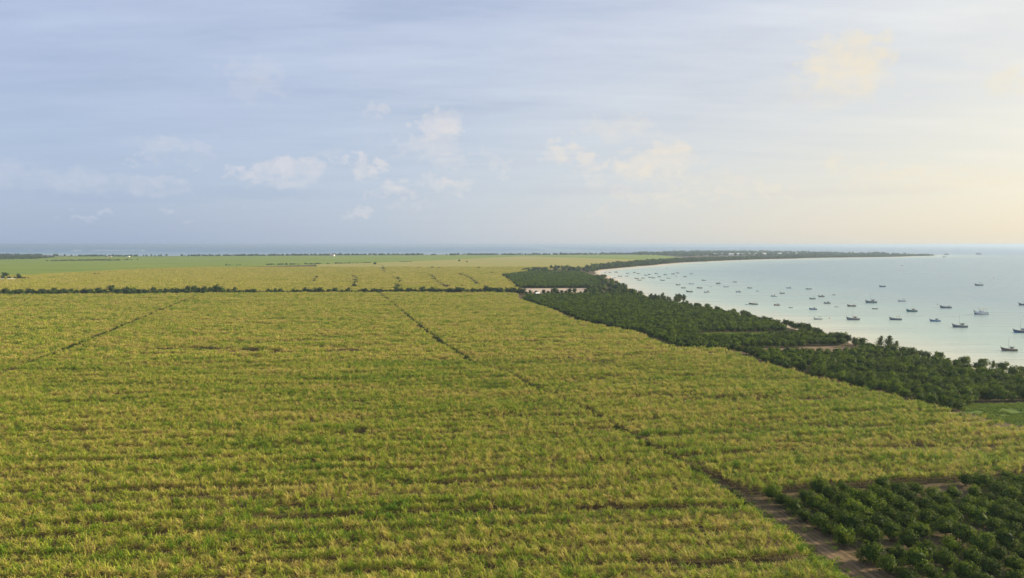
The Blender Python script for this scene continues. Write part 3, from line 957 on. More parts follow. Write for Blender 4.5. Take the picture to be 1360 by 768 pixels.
# ------------------------------------------------------------------ bare lots, tracks and grass
sheet('dirt_track', [(x + 0.3, y) for x, y in TRACK[10:]] + [(x + 9.5, y) for x, y in TRACK[:9:-1]], 0.004, M_RUT, 'bare brown dirt track between cane and small orchard', 'track')
sheet('grass', poly_arr([G(1255, 538), G(1300, 537), G(1480, 533), G(1480, 590), G(1360, 567), G(1310, 556)]), 0.008, M_TURF, 'bright green grass patch before the big orchard', 'grass')
sheet('grass', poly_arr(GRASS_STRIP), 0.008, M_TURF, 'narrow green clearing inside the big orchard', 'grass')
sheet('dirt_road', poly_arr(TRACK_STRIP), 0.008, M_ROAD, 'pale brown dirt road through the big orchard to the shore', 'road')
sheet('sandy_lot', poly_arr([G(678, 388.5), G(690, 383.4), G(740, 383), G(782, 383), G(792, 388.5)]), 0.008, M_LOT, 'pale bare sandy lot behind the hedge row', 'lot')

# tufts of grass along the dirt track
GT = [cane_mesh('grass_tuft_%d' % i, 700 + i, 22, 0.8, 0.6, 0.0, 0.12, 0.42, 0.07, 2, 0, 0, 0.0, [M_GRASS]) for i in range(4)]
tx, ty = [], []
for (x0, y0), (x1, y1) in zip(TRACK[8:-1], TRACK[9:]):
    L = math.hypot(x1 - x0, y1 - y0)
    for k in range(int(L * 16)):
        f = random.random()
        tx.append(x0 + (x1 - x0) * f + abs(random.gauss(0, 1.3)) + 0.5); ty.append(y0 + (y1 - y0) * f)
for k in range(1500):
    p = o0 + ORCH_PERP * random.uniform(-3, 80) + ORCH_DIR * random.uniform(-4, 60)
    if vnoise(np.array([p.x / 4]), np.array([p.y / 4]), 77)[0] > 0.55 and p.y > 84:
        tx.append(p.x); ty.append(p.y)
for poly_, cnt in ((poly_arr([G(1255, 538), G(1300, 537), G(1480, 533), G(1480, 590), G(1360, 567), G(1310, 556)]), 9000), (GRASS_STRIP, 5000)):
    P_ = np.array(poly_)
    gx = rr.uniform(P_[:, 0].min(), P_[:, 0].max(), cnt); gy = rr.uniform(P_[:, 1].min(), P_[:, 1].max(), cnt)
    k_ = inside(gx, gy, poly_) & (vnoise(gx / 5, gy / 3, 91) > 0.3)
    tx += gx[k_].tolist(); ty += gy[k_].tolist()
N = len(tx)
rot = np.zeros((N, 3)); rot[:, 2] = rr.uniform(0, 6.28, N)
ss = rr.uniform(0.6, 1.5, N)
scatter('grass', np.stack([tx, ty, np.zeros(N)], 1), rot, np.stack([ss, ss, ss * 0.8], 1), rr.integers(0, 4, N), GT, 'low green grass tufts along the bare dirt track', 'grass')

# weeds filling the long straight tracks, the low ones standing in for shade
BUSH = [crown_mesh('bush_%d' % i, 1600 + i, 2.2, 0.0, 1.6, 14, 10, 0.5, M_HEDGE, 'dome') for i in range(4)]
def bush_line(name, line, spacing, size, label, cat, jit=0.4, skip=0.0):
    X_, Y_ = [], []
    for (x0, y0), (x1, y1) in zip(line[:-1], line[1:]):
        L = math.hypot(x1 - x0, y1 - y0)
        for k in range(max(1, int(L / spacing))):
            f = (k + random.random()) / max(1, int(L / spacing))
            X_.append(x0 + (x1 - x0) * f + random.gauss(0, jit)); Y_.append(y0 + (y1 - y0) * f + random.gauss(0, jit))
    X_, Y_ = np.array(X_), np.array(Y_)
    k = vnoise(X_ / 14, Y_ / 25, 9) >= skip
    X_, Y_ = X_[k], Y_[k]
    N = len(X_)
    rot = np.zeros((N, 3)); rot[:, 2] = rr.uniform(0, 6.28, N)
    ss = rr.uniform(0.6, 1.3, N) * size
    scatter(name, np.stack([X_, Y_, np.zeros(N)], 1), rot, np.stack([ss, ss, ss], 1), rr.integers(0, 4, N), BUSH, label, cat)
bush_line('weeds', [(x + 1.7, y + 0.2) for x, y in TRACK[1:5]], 1.7, 1.15, 'dark weeds in the straight track between the cane blocks', 'weeds', 0.3, 0.2)
bush_line('weeds', [(x + 1.1, y + 0.2) for x, y in TRACK[4:11]], 1.3, 0.78, 'low bushes standing in for shade in the track running down to the dirt corner', 'weeds', 0.2, 0.3)  # bushes below cane height, added for the dark shade line of the track
bush_line('weeds', TRACK2[:4], 1.5, 1.25, 'dark weeds in the slanting track left in the cane', 'weeds', 0.3, 0.1)
DL = ['short dark ditch hedge running up to the green field', 'wavy dark ditch hedge in the golden field', 'wavy dark ditch hedge rising from the trees at the track end', 'faint broken ditch hedge in the golden field', 'long thin curved ditch hedge in the golden field', 'straight thin ditch hedge by the dark orchard block', 'tiny dark ditch hedge near the shore wood']
for i, l in enumerate(DITCHES):
    bush_line('ditch_hedge', l, 2.6, [1.25, 1.2, 1.35, 0.7, 0.8, 0.85, 1.3][i], DL[i], 'hedge', 1.0, [0, 0, 0, 0.3, 0.1, 0.2, 0][i])

# ------------------------------------------------------------------ hedge row trees (each one a tree of its own)
def at_px(px, py):
    return G(px, py)
hn = 0
x = -560.0
while x < -285:                             # thick belt at the left
    yb = float(HEDGE_Y(x)) + 4
    for row_ in range(4):
        yy = yb + row_ * 10 + random.uniform(-4, 4)
        xx = x + random.uniform(-2.5, 2.5)
        if abs(xx) < yy * 0.80:
            s = random.uniform(0.62, 1.08) * (1.5 if random.random() < 0.14 else 1)
            tree('hedge_tree', K_HEDGE, xx, yy, s, ('dark hedge belt tree facing the near cane block' if row_ == 0 else 'dark hedge belt tree facing the golden far field' if row_ == 3 else 'dark tree in the middle of the thick hedge belt'), ('front of the hedge belt' if row_ == 0 else 'back of the hedge belt' if row_ == 3 else 'middle of the hedge belt'), zs=random.uniform(0.75, 1.1))
            hn += 1
    x += 6.0
x = -282.0
while x < 12:                               # looser row with gaps
    px_ = 680 + F * x / float(HEDGE_Y(x))
    if not (268 < px_ < 281 or 337 < px_ < 341 or 485 < px_ < 489):
        thick = 590 < px_
        for q in range(2 if thick else 1):
            s = random.uniform(0.6, 1.0) + (0.4 if random.random() < 0.2 else 0) + (0.15 if thick else 0)
            tree('hedge_tree', K_HEDGE, x + random.uniform(-1, 1), float(HEDGE_Y(x)) + 8 + random.uniform(-3, 3) + 9 * q, s, 'small dark green tree in the loose hedge row between cane fields', 'trees of the loose hedge row', zs=random.uniform(0.8, 1.05))
            hn += 1
    x += random.uniform(1.9, 3.6) if px_ < 590 else random.uniform(3.2, 5)
# trees in front of the sandy lot
for px, py, s, kz in [(694, 391, .95, K_HEDGE), (704, 391, .8, K_HEDGE), (712, 392, .7, K_SHORE), (722, 391, .8, K_HEDGE), (737, 391, 1.15, K_SHORE), (733, 392, .8, K_HEDGE), (746, 391, .8, K_HEDGE), (757, 391, .95, K_SHORE), (763, 390, .9, K_HEDGE), (771, 391.5, .6, K_HEDGE), (683, 391, .9, K_HEDGE), (675, 391, 1.0, K_SHORE), (666, 391, 1.0, K_HEDGE), (656, 391, .9, K_HEDGE), (778, 391, .9, K_SHORE), (784, 391, 1.0, K_SHORE), (790, 392, 1.1, K_SHORE), (752, 391.5, .7, K_HEDGE), (728, 392, .7, K_HEDGE), (741, 392, .75, K_HEDGE), (699, 392, .6, K_HEDGE)]:
    x, y = G(px, py)
    tree('lot_tree', kz, x, y, s, 'dark tree standing in front of the pale sandy lot', 'trees before the sandy lot')
# scattered trees in the golden field
for px, py, s in [(126, 366.4, .9), (132, 366.2, .8), (120, 366.6, .5), (177, 367.5, .6), (90, 371.5, .4), (158, 368, .4), (268, 368.5, .45), (233, 368, .35), (335, 368, .35), (222, 368.2, .3), (498, 352.2, 1.4), (556, 357.5, .9), (574, 357.5, 1.0), (583, 357.3, .9), (636, 357.5, .9), (610, 347.8, 1.2), (620, 349, 1.0)]:
    x, y = G(px, py)
    tree('field_tree', K_HEDGE, x, y, s, 'lone small tree standing in the golden cane field', 'lone trees of the golden field', zs=0.9)
# clump of trees round the white sheds at the left
for px, py, s in [(4, 372.5, 1.3), (12, 372.6, 1.0), (-8, 372.4, 1.5), (20, 372.6, .9), (26, 372.4, 1.2), (32, 372.4, .9), (38, 372, .7), (45, 371.8, .5), (52, 371.2, .5), (59, 370.8, .4), (7, 369.5, 1.6), (25, 370, 1.3)]:
    x, y = G(px, py)
    tree('clump_tree', K_HEDGE, x, y, s, 'dark tree in the clump beside the white sheds', 'clump by the white sheds')

# ------------------------------------------------------------------ shore trees
def shore_tree(px, py, s, kind, label, group, zs=1.0):
    x, y = G(px, py)
    tree('casuarina_tree' if kind is K_CASU else 'shore_tree', kind, x, y, s, label, group, zs=zs)
# along the near beach
LBL = 'leafy shore tree on the sand edge of the big orchard'
prev = None
for i in range(1, 13):
    a, b = BAY[i], BAY[i + 1]
    L = math.hypot(b[0] - a[0], b[1] - a[1])
    m = max(1, int(L / 3.6))
    for k in range(m):
        f = (k + random.random()) / m
        x, y = a[0] + (b[0] - a[0]) * f - random.uniform(1.5, 9), a[1] + (b[1] - a[1]) * f - random.uniform(0, 4)
        if abs(x) > y * 0.84 or y > 575:
            continue
        tree('shore_tree', K_SHORE, x, y, random.uniform(0.48, 0.76), LBL, 'leafy trees along the near beach', zs=random.uniform(0.85, 1.15))
# feathery ones that stick out
for px, py, s, lb in [(1168, 462, .75, 'tall feathery casuarina beside the end of the dirt road'), (1180, 463, .85, 'tall feathery casuarina beside the end of the dirt road'), (1190, 464, .55, 'tall feathery casuarina beside the end of the dirt road'),
                      (1212, 471, .45, None), (1285, 485, .4, None), (1318, 490, .45, None)]:
    shore_tree(px, py, s, K_CASU, lb or 'small feathery casuarina sticking out above the near beach', 'casuarinas at the dirt road end' if lb else 'small casuarinas on the near beach')
for k in range(26):
    px = random.uniform(862, 908)
    shore_tree(px, random.uniform(398, 404) + (px - 885) * 0.05, random.uniform(0.62, 0.98), K_CASU, 'olive green casuarina in the clump jutting over the beach', 'casuarina clump on the beach')
# wood at the inner corner of the bay
for k in range(120):
    py = random.uniform(368.5, 394)
    xl = np.interp(py, [368, 376, 384, 394], [788, 782, 775, 792]); xr = np.interp(py, [361, 369, 378, 387, 396], [788, 803, 820, 836, 858])
    px = random.uniform(xl, xr)
    kd = K_CASU if random.random() < 0.3 else K_SHORE
    shore_tree(px, py, random.uniform(0.65, 1.05) * (0.75 if kd is K_CASU else 1), kd,
               'feathery casuarina in the wood at the inner corner of the bay' if kd is K_CASU else 'round leafy tree in the wood at the inner corner of the bay', 'casuarinas in the bay corner wood' if kd is K_CASU else 'leafy trees in the bay corner wood')
# tall trees behind the dark orchard block
for k in range(70):
    px = random.uniform(688, 792)
    py = random.uniform(357.5, 362.5) + (0.8 if px < 720 else 0)
    big_ = 0.85 + 0.5 * math.exp(-((px - 745) / 35) ** 2)
    kd = K_CASU if 730 < px < 775 and random.random() < 0.5 else K_SHORE
    shore_tree(px, py, random.uniform(0.75, 1.15) * big_, kd, 'tall brownish casuarina behind the dark orchard block' if kd is K_CASU else 'leafy tree behind the dark orchard block', 'casuarinas behind the orchard block' if kd is K_CASU else 'trees behind the orchard block')

# far belt of wood round the bay (reads as one mass)
def far_wood(name, polys, spacing, smin, smax, label, seed, dens=1.0, clear=None):
    r = np.random.default_rng(seed)
    PX, PY = [], []
    for poly in polys:
        P = np.array(poly)
        A = (P[:, 0].max() - P[:, 0].min()) * (P[:, 1].max() - P[:, 1].min())
        n_ = int(A / spacing ** 2)
        x = r.uniform(P[:, 0].min(), P[:, 0].max(), n_); y = r.uniform(P[:, 1].min(), P[:, 1].max(), n_)
        k = inside(x, y, poly)
        PX.append(x[k]); PY.append(y[k])
    x, y = np.concatenate(PX), np.concatenate(PY)
    if dens < 1:
        k = vnoise(x / 70, y / 70, seed) < dens
        x, y = x[k], y[k]
    if clear is not None:
        k = ~inside(x, y, clear)
        x, y = x[k], y[k]
    N = len(x)
    rot = np.zeros((N, 3)); rot[:, 2] = r.uniform(0, 6.28, N)
    ss = r.uniform(smin, smax, N)
    scatter(name, np.stack([x, y, np.zeros(N)], 1), rot, np.stack([ss, ss, ss * r.uniform(0.8, 1.2, N)], 1), r.integers(0, 4, N), [k[0] for k in K_FAR], label, 'wood')
i0 = [i for i, p in enumerate(BAYF) if p[1] > 1290][0]
belt = BAYF[i0:]
belt_in = []
for i, (x, y) in enumerate(belt):
    f = i / (len(belt) - 1)
    wd = np.interp(f, [0, 0.15, 0.5, 0.8, 1.0], [60, 120, 190, 150, 40])
    belt_in.append((x - 6 - 0.15 * wd, y + 8 + wd))
belt_lo = [(x - 6, y + 10) for x, y in belt]
far_wood('shore_wood', [poly_arr(belt_lo + belt_in[::-1])], 9.0, 0.65, 1.15, 'grey green belt of trees curving round the far side of the bay', 61)
far_wood('coast_wood', [poly_arr([G(915, 341), G(960, 340.5), G(1080, 340.2), G(1180, 339.2), G(1225, 339.5), G(1180, 338.5), G(1120, 337.6), G(1085, 336.3), G(1000, 334.7), G(905, 334.9), G(860, 336.9), G(820, 338)])], 26.0, 0.8, 1.7, 'hazy trees among the white houses on the headland', 62, 0.66)
far_wood('coast_trees', [poly_arr([G(-80, 340), G(60, 340), G(110, 341.3), G(200, 341.3), G(300, 340.6), G(500, 339.6), G(700, 339.3), G(860, 338.2), G(850, 337.0), G(700, 338.4), G(500, 338.6), G(300, 339.9), G(200, 340.5), G(100, 340.3), G(0, 338.7), G(-80, 338.5)])], 20.0, 0.5, 1.25, 'hazy line of low trees along the far coast', 63, 0.6)
far_wood('coast_scrub', [poly_arr([G(-90, 346), G(-20, 345.5), G(45, 344.5), G(75, 342.3), G(20, 341), G(-90, 341)])], 15.0, 0.45, 0.9, 'blue green scrub belt behind the green field', 64)
far_wood('coast_scrub', [poly_arr([G(60, 347.4), G(150, 346.8), G(185, 345.4), G(150, 345.6), G(70, 346.3)]), poly_arr([G(230, 351), G(270, 350.5), G(268, 349.9), G(232, 350.4)]), poly_arr([G(300, 353.5), G(480, 350.8), G(512, 350), G(480, 350.2), G(300, 353)]), poly_arr([G(530, 349.2), G(548, 349), G(547, 348.4), G(530, 348.7)])], 11.0, 0.3, 0.6, 'thin broken scrub lines across the green field', 65, 0.75)

# ------------------------------------------------------------------ far houses and sheds
M_WHITE = plain_mat('white_wall', (0.80, 0.77, 0.70), 0.8)
M_ROOFS = [plain_mat('roof_grey', (0.42, 0.40, 0.38), 0.8), plain_mat('roof_red', (0.45, 0.18, 0.11), 0.8), plain_mat('roof_white', (0.78, 0.76, 0.72), 0.7)]
M_DARK = plain_mat('dark_opening', (0.04, 0.045, 0.05), 0.3, 0.5)
def house(px, py, wd, dp, h, roof, label, group, name='house', pz=0.0):
    x, y = G(px, py)
    e = bpy.data.objects.new(name, None); COL.objects.link(e); e.location = (x, y, 0); e.rotation_euler = (0, 0, random.uniform(-0.3, 0.3))
    a, b = wd / 2, dp / 2
    v = [(-a, -b, 0), (a, -b, 0), (a, b, 0), (-a, b, 0), (-a, -b, h), (a, -b, h), (a, b, h), (-a, b, h), (-a, 0, h * 1.4), (a, 0, h * 1.4)]
    add('wall', mesh_from('wall', v, [(0, 1, 5, 4), (2, 3, 7, 6), (1, 2, 6, 9, 5), (3, 0, 4, 8, 7)], [M_WHITE]), e)
    o = wd * 0.04; k = h * 0.4 / b
    t_ = 0.18
    rv = []
    for s in (-1, 1):
        ye, ze = s * (b + 0.5), h - 0.5 * k + 0.05
        rv += [(-a - o, 0, h * 1.4 + 0.05), (a + o, 0, h * 1.4 + 0.05), (a + o, ye, ze), (-a - o, ye, ze), (-a - o, 0, h * 1.4 + 0.05 + t_), (a + o, 0, h * 1.4 + 0.05 + t_), (a + o, ye, ze + t_), (-a - o, ye, ze + t_)]
    rf = []
    for q in (0, 8):
        rf += [(q + 4, q + 5, q + 6, q + 7), (q, q + 3, q + 2, q + 1), (q + 3, q + 7, q + 6, q + 2), (q, q + 4, q + 7, q + 3), (q + 1, q + 2, q + 6, q + 5)]
    add('roof', mesh_from('roof', rv, rf, [roof]), e)
    nw = max(2, int(wd / 4))
    for k_ in range(nw):
        cxw = -a + wd * (k_ + 0.5) / nw
        dv = [(cxw - .7, -b - 0.05, h * .35), (cxw + .7, -b - 0.05, h * .35), (cxw + .7, -b - 0.05, h * .8), (cxw - .7, -b - 0.05, h * .8), (cxw - .7, -b + 0.1, h * .35), (cxw + .7, -b + 0.1, h * .35), (cxw + .7, -b + 0.1, h * .8), (cxw - .7, -b + 0.1, h * .8)]
        add('window', mesh_from('window', dv, [(0, 1, 2, 3), (0, 4, 5, 1), (3, 2, 6, 7), (0, 3, 7, 4), (1, 5, 6, 2)], [M_DARK]), e)
    return tag(e, label, 'house' if name == 'house' else 'shed', group)
for px, py, wd in [(950, 339.0, 26), (958, 338.8, 22), (971, 339.0, 30), (980, 338.7, 24), (987, 338.9, 20), (996, 338.6, 24), (1004, 338.7, 18), (1014, 338.5, 30), (1028, 338.5, 26), (1036, 338.3, 24), (1046, 338.2, 26), (1053, 338.0, 20), (1060, 338.0, 30), (1070, 337.9, 26)]:
    py += 0.55
    house(px, py, wd * 0.72, 12, 7.5, random.choice(M_ROOFS[:1] + M_ROOFS[2:] * 2), 'white house among the trees of the headland', 'white houses on the headland')
house(441, 340.5, 22, 12, 6, M_ROOFS[1], 'red roofed house alone on the far coast', None)
for px, py in [(146, 341.6), (170, 341.6)]:
    house(px, py, 14, 8, 3, random.choice(M_ROOFS[:2]), 'small house on the coast behind the green field', 'small coast houses')
for px, py, wd in [(3, 373.2, 8), (15, 373.2, 9), (-7, 373.3, 8)]:
    house(px, py, wd, 4, 2.3, M_ROOFS[2], 'low white shed under the tree clump', 'white sheds', 'shed')
house(714, 392.6, 4, 3, 2.2, M_ROOFS[2], 'small white shed by the trees before the sandy lot', None, 'shed')
house(833, 391.5, 4, 3, 2.3, M_ROOFS[2], 'small white shed at the edge of the bay corner wood', None, 'shed')

# surf on the reef
for k in range(16):
    px = random.uniform(28, 192); x, y = G(px, random.uniform(332.6, 333.6), SEA_Z)
    L = random.uniform(30, 110)
    v, f = [], []
    m = 12
    for i in range(m + 1):
        t_ = i / m; wd = 14 * math.sin(math.pi * t_) * random.uniform(0.5, 1.0) + 0.5
        for (q, zz) in ((-1, 0.05), (0, 1.5 * math.sin(math.pi * t_)), (1, 0.05)):
            v.append(((t_ - 0.5) * L, q * wd, zz))
    for i in range(m):
        for q in range(2):
            a = i * 3 + q
            f.append((a, a + 3, a + 4, a + 1))
    o = add('surf', mesh_from('surf', v, f, [M_FOAM]), None, (x, y, SEA_Z), (0, 0, random.uniform(-0.1, 0.1)))
    tag(o, 'white line of surf breaking on the far reef', 'surf', 'surf on the reef')

# ------------------------------------------------------------------ boats
HULLS = {'navy': (0.02, 0.035, 0.075), 'teal': (0.02, 0.09, 0.10), 'green': (0.03, 0.09, 0.05), 'blue': (0.05, 0.13, 0.26), 'white': (0.70, 0.70, 0.66), 'red': (0.22, 0.05, 0.035), 'grey': (0.10, 0.11, 0.12), 'brown': (0.10, 0.06, 0.035)}
M_HULL = {k: plain_mat('hull_' + k, tuple(min(0.7, c * 1.6 + 0.03) for c in v), 0.45, 0.4, 0.2, 1.0) for k, v in HULLS.items()}
M_DECK = plain_mat('deck', (0.36, 0.28, 0.19), 0.8)
M_CABIN = plain_mat('cabin', (0.62, 0.58, 0.50), 0.6)
M_CANVAS = {'canvas_green': plain_mat('canvas_green', (0.10, 0.15, 0.10), 0.9), 'canvas_tan': plain_mat('canvas_tan', (0.40, 0.33, 0.22), 0.9), 'canvas_blue': plain_mat('canvas_blue', (0.10, 0.16, 0.24), 0.9)}
M_METAL = plain_mat('mast_metal', (0.35, 0.34, 0.32), 0.5)
M_ENGINE = plain_mat('engine', (0.03, 0.03, 0.035), 0.4)
M_ORANGE = plain_mat('buoy_orange', (0.62, 0.17, 0.05), 0.5)

def hull_mesh(name, L, B, H, bowrise, mat, trim):
    V, Fc, MI = [], [], []
    ns = 11
    prof = 7
    for i in range(ns):
        t = i / (ns - 1)                       # 0 stern, 1 bow
        b = B / 2 * (0.78 + 0.22 * min(1, t / 0.3)) if t < 0.3 else B / 2 * max(0.02, 1 - ((t - 0.3) / 0.7) ** 2.4)
        sheer = H * (1 + 0.10 * (1 - t)) + bowrise * max(0, (t - 0.35) / 0.65) ** 2.2
        keel = -0.45 * H + (0.5 * H + 0.2) * max(0, (t - 0.75) / 0.25) ** 2
        x = (t - 0.5) * L + 0.10 * L * max(0, t - 0.85) / 0.15 * 0.0
        for k in range(prof):
            a = math.pi * k / (prof - 1)      # port gunwale to starboard gunwale
            c = math.cos(a)
            sgn = 1 if c >= 0 else -1
            yy = b * sgn * abs(c) ** 0.55
            zz = keel + (sheer - keel) * (1 - abs(math.sin(a)) ** 0.8)
            rake = (zz - keel) / max(0.1, sheer - keel) * 0.07 * L * max(0, (t - 0.5) / 0.5) ** 1.5
            V.append((x + rake, yy, zz))
    for i in range(ns - 1):
        for k in range(prof - 1):
            a = i * prof + k
            Fc.append((a, a + 1, a + prof + 1, a + prof)); MI.append(1 if k in (0, prof - 2) else 0)
    Fc.append(tuple(range(prof - 1, -1, -1))); MI.append(0)
    # inner deck a little below the gunwale
    b0 = len(V)
    for i in range(ns):
        p, s = V[i * prof], V[i * prof + prof - 1]
        V.append((p[0], p[1] * 0.9, p[2] - 0.32 * H)); V.append((s[0], s[1] * 0.9, s[2] - 0.32 * H))
    for i in range(ns - 1):
        a = b0 + 2 * i
        Fc.append((a, a + 2, a + 3, a + 1)); MI.append(2)
        Fc.append((i * prof, (i + 1) * prof, a + 2, a)); MI.append(2)
        Fc.append((i * prof + prof - 1, a + 1, a + 3, (i + 1) * prof + prof - 1)); MI.append(2)
    Fc.append((0, b0, b0 + 1, prof - 1)); MI.append(2)
    return mesh_from(name, V, Fc, [mat, trim, M_DECK], MI)

def box_mesh(name, x0, x1, y0, y1, z0, z1, mat, taper=0.0, bev=0.04):
    bm = bmesh.new()
    v = [bm.verts.new(p) for p in [(x0, y0, z0), (x1, y0, z0), (x1, y1, z0), (x0, y1, z0), (x0 + taper, y0 + taper, z1), (x1 - taper, y0 + taper, z1), (x1 - taper, y1 - taper, z1), (x0 + taper, y1 - taper, z1)]]
    for q in [(3, 2, 1, 0), (4, 5, 6, 7), (0, 1, 5, 4), (1, 2, 6, 5), (2, 3, 7, 6), (3, 0, 4, 7)]:
        bm.faces.new([v[i] for i in q])
    bmesh.ops.bevel(bm, geom=bm.edges[:], offset=bev, segments=1, affect='EDGES')
    me = bpy.data.meshes.new(name); bm.to_mesh(me); bm.free()
    me.materials.append(mat)
    return me

def pole_mesh(name, p0, p1, r0, r1, mat):
    bm = bmesh.new()
    tube(bm, [p0, p1], [r0, r1], 6)
    me = bpy.data.meshes.new(name); bm.to_mesh(me); bm.free()
    me.materials.append(mat)
    return me

MC = {}
def cached(key, fn):
    if key not in MC:
        MC[key] = fn()
    return MC[key]

def boat(px, py, L, col, style, heading, label, group=None, trim='white', canvas='canvas_green'):
    """heading: 0 = bow to the left of the photograph's shore, radians around z"""
    x, y = G(px, py, SEA_Z)
    e = bpy.data.objects.new('fishing_boat' if style != 'skiff' else 'skiff', None)
    COL.objects.link(e)
    e.location = (x, y, SEA_Z)
    e.rotation_euler = (0, 0, math.pi + heading)
    s = L / 10.0
    e.scale = (s, s * 1.08, s * 1.22)
    H = 1.05
    if style == 'skiff':
        add('hull', cached(('h', col, trim, 'sk'), lambda: hull_mesh('hull', 10, 2.7, 1.1, 0.9, M_HULL[col], M_HULL[trim])), e)
        eng = add('engine', cached('eng', lambda: box_mesh('engine', -5.5, -4.85, -0.3, 0.3, 0.6, 1.9, M_ENGINE, 0.08)), e)
        for q in (-2.4, 0.4):
            add('thwart', cached(('thw', q), lambda: box_mesh('thwart', q - 0.25, q + 0.25, -1.1, 1.1, 0.85, 0.97, M_DECK)), e)
        return tag(e, label, 'boat', group)
    add('hull', cached(('h', col, trim), lambda: hull_mesh('hull', 10, 3.0, H, 1.25, M_HULL[col], M_HULL[trim])), e)
    add('bow_post', cached('bp', lambda: pole_mesh('bow_post', (5.1, 0, 1.5), (5.75, 0, 2.75), 0.16, 0.10, M_DECK)), e)
    if style in ('cabin', 'mast'):
        cb = add('cabin', cached('cab', lambda: box_mesh('cabin', -2.6, -0.4, -0.95, 0.95, 0.7, 2.35, M_CABIN, 0.12)), e)
        for q in (-0.975, 0.975):
            add('window', cached(('cw', q), lambda: box_mesh('window', -2.1, -0.9, q - 0.045, q + 0.045, 1.55, 2.05, M_DARK, 0.0, 0.01)), cb)
        add('windscreen', cached('ws', lambda: box_mesh('windscreen', -0.56, -0.42, -0.7, 0.7, 1.55, 2.1, M_DARK, 0.0, 0.01)), cb)
        add('roof', cached(('rf', canvas), lambda: box_mesh('roof', -3.3, 0.0, -1.15, 1.15, 2.38, 2.52, M_CANVAS[canvas], 0.03)), cb)
        add('hatch', cached('ht', lambda: box_mesh('hatch', 1.0, 2.1, -0.5, 0.5, 0.6, 1.15, M_CABIN, 0.06)), e)
    if style in ('canopy', 'bigcanopy'):
        xl, xr, zc = (-3.6, -0.6, 2.9) if style == 'canopy' else (-3.0, 1.4, 3.1)
        add('canopy', cached(('cn', style, canvas), lambda: box_mesh('canopy', xl, xr, -1.35, 1.35, zc, zc + 0.16, M_CANVAS[canvas], 0.08)), e)
        for q in (xl + 0.2, xr - 0.2):
            for u in (-1.2, 1.2):
                add('canopy_post', cached(('cp', style, q, u), lambda: pole_mesh('canopy_post', (q, u, 0.6), (q, u, zc), 0.06, 0.06, M_METAL)), e)
        add('engine_box', cached('eb', lambda: box_mesh('engine_box', -2.6, -1.0, -0.6, 0.6, 0.6, 1.4, M_CABIN, 0.08)), e)
        if style == 'bigcanopy':
            add('cabin', cached('cab2', lambda: box_mesh('cabin', -1.6, 1.0, -1.0, 1.0, 0.6, 2.2, M_HULL['white'], 0.1)), e)
    if style == 'mast':
        mt = add('mast', cached('mast', lambda: pole_mesh('mast', (0.6, 0, 0.5), (0.45, 0, 8.8), 0.09, 0.05, M_METAL)), e)
        add('boom', cached('boom', lambda: pole_mesh('boom', (0.5, 0, 2.9), (-2.6, 0, 3.15), 0.06, 0.05, M_METAL)), mt)
    if style == 'open':
        add('wheelhouse', cached('wh', lambda: box_mesh('wheelhouse', -3.4, -2.3, -0.7, 0.7, 0.7, 2.2, M_CABIN, 0.1)), e)
        add('thwart', cached('th', lambda: box_mesh('thwart', 0.5, 1.1, -1.2, 1.2, 0.85, 1.0, M_DECK)), e)
    return tag(e, label, 'boat', group)

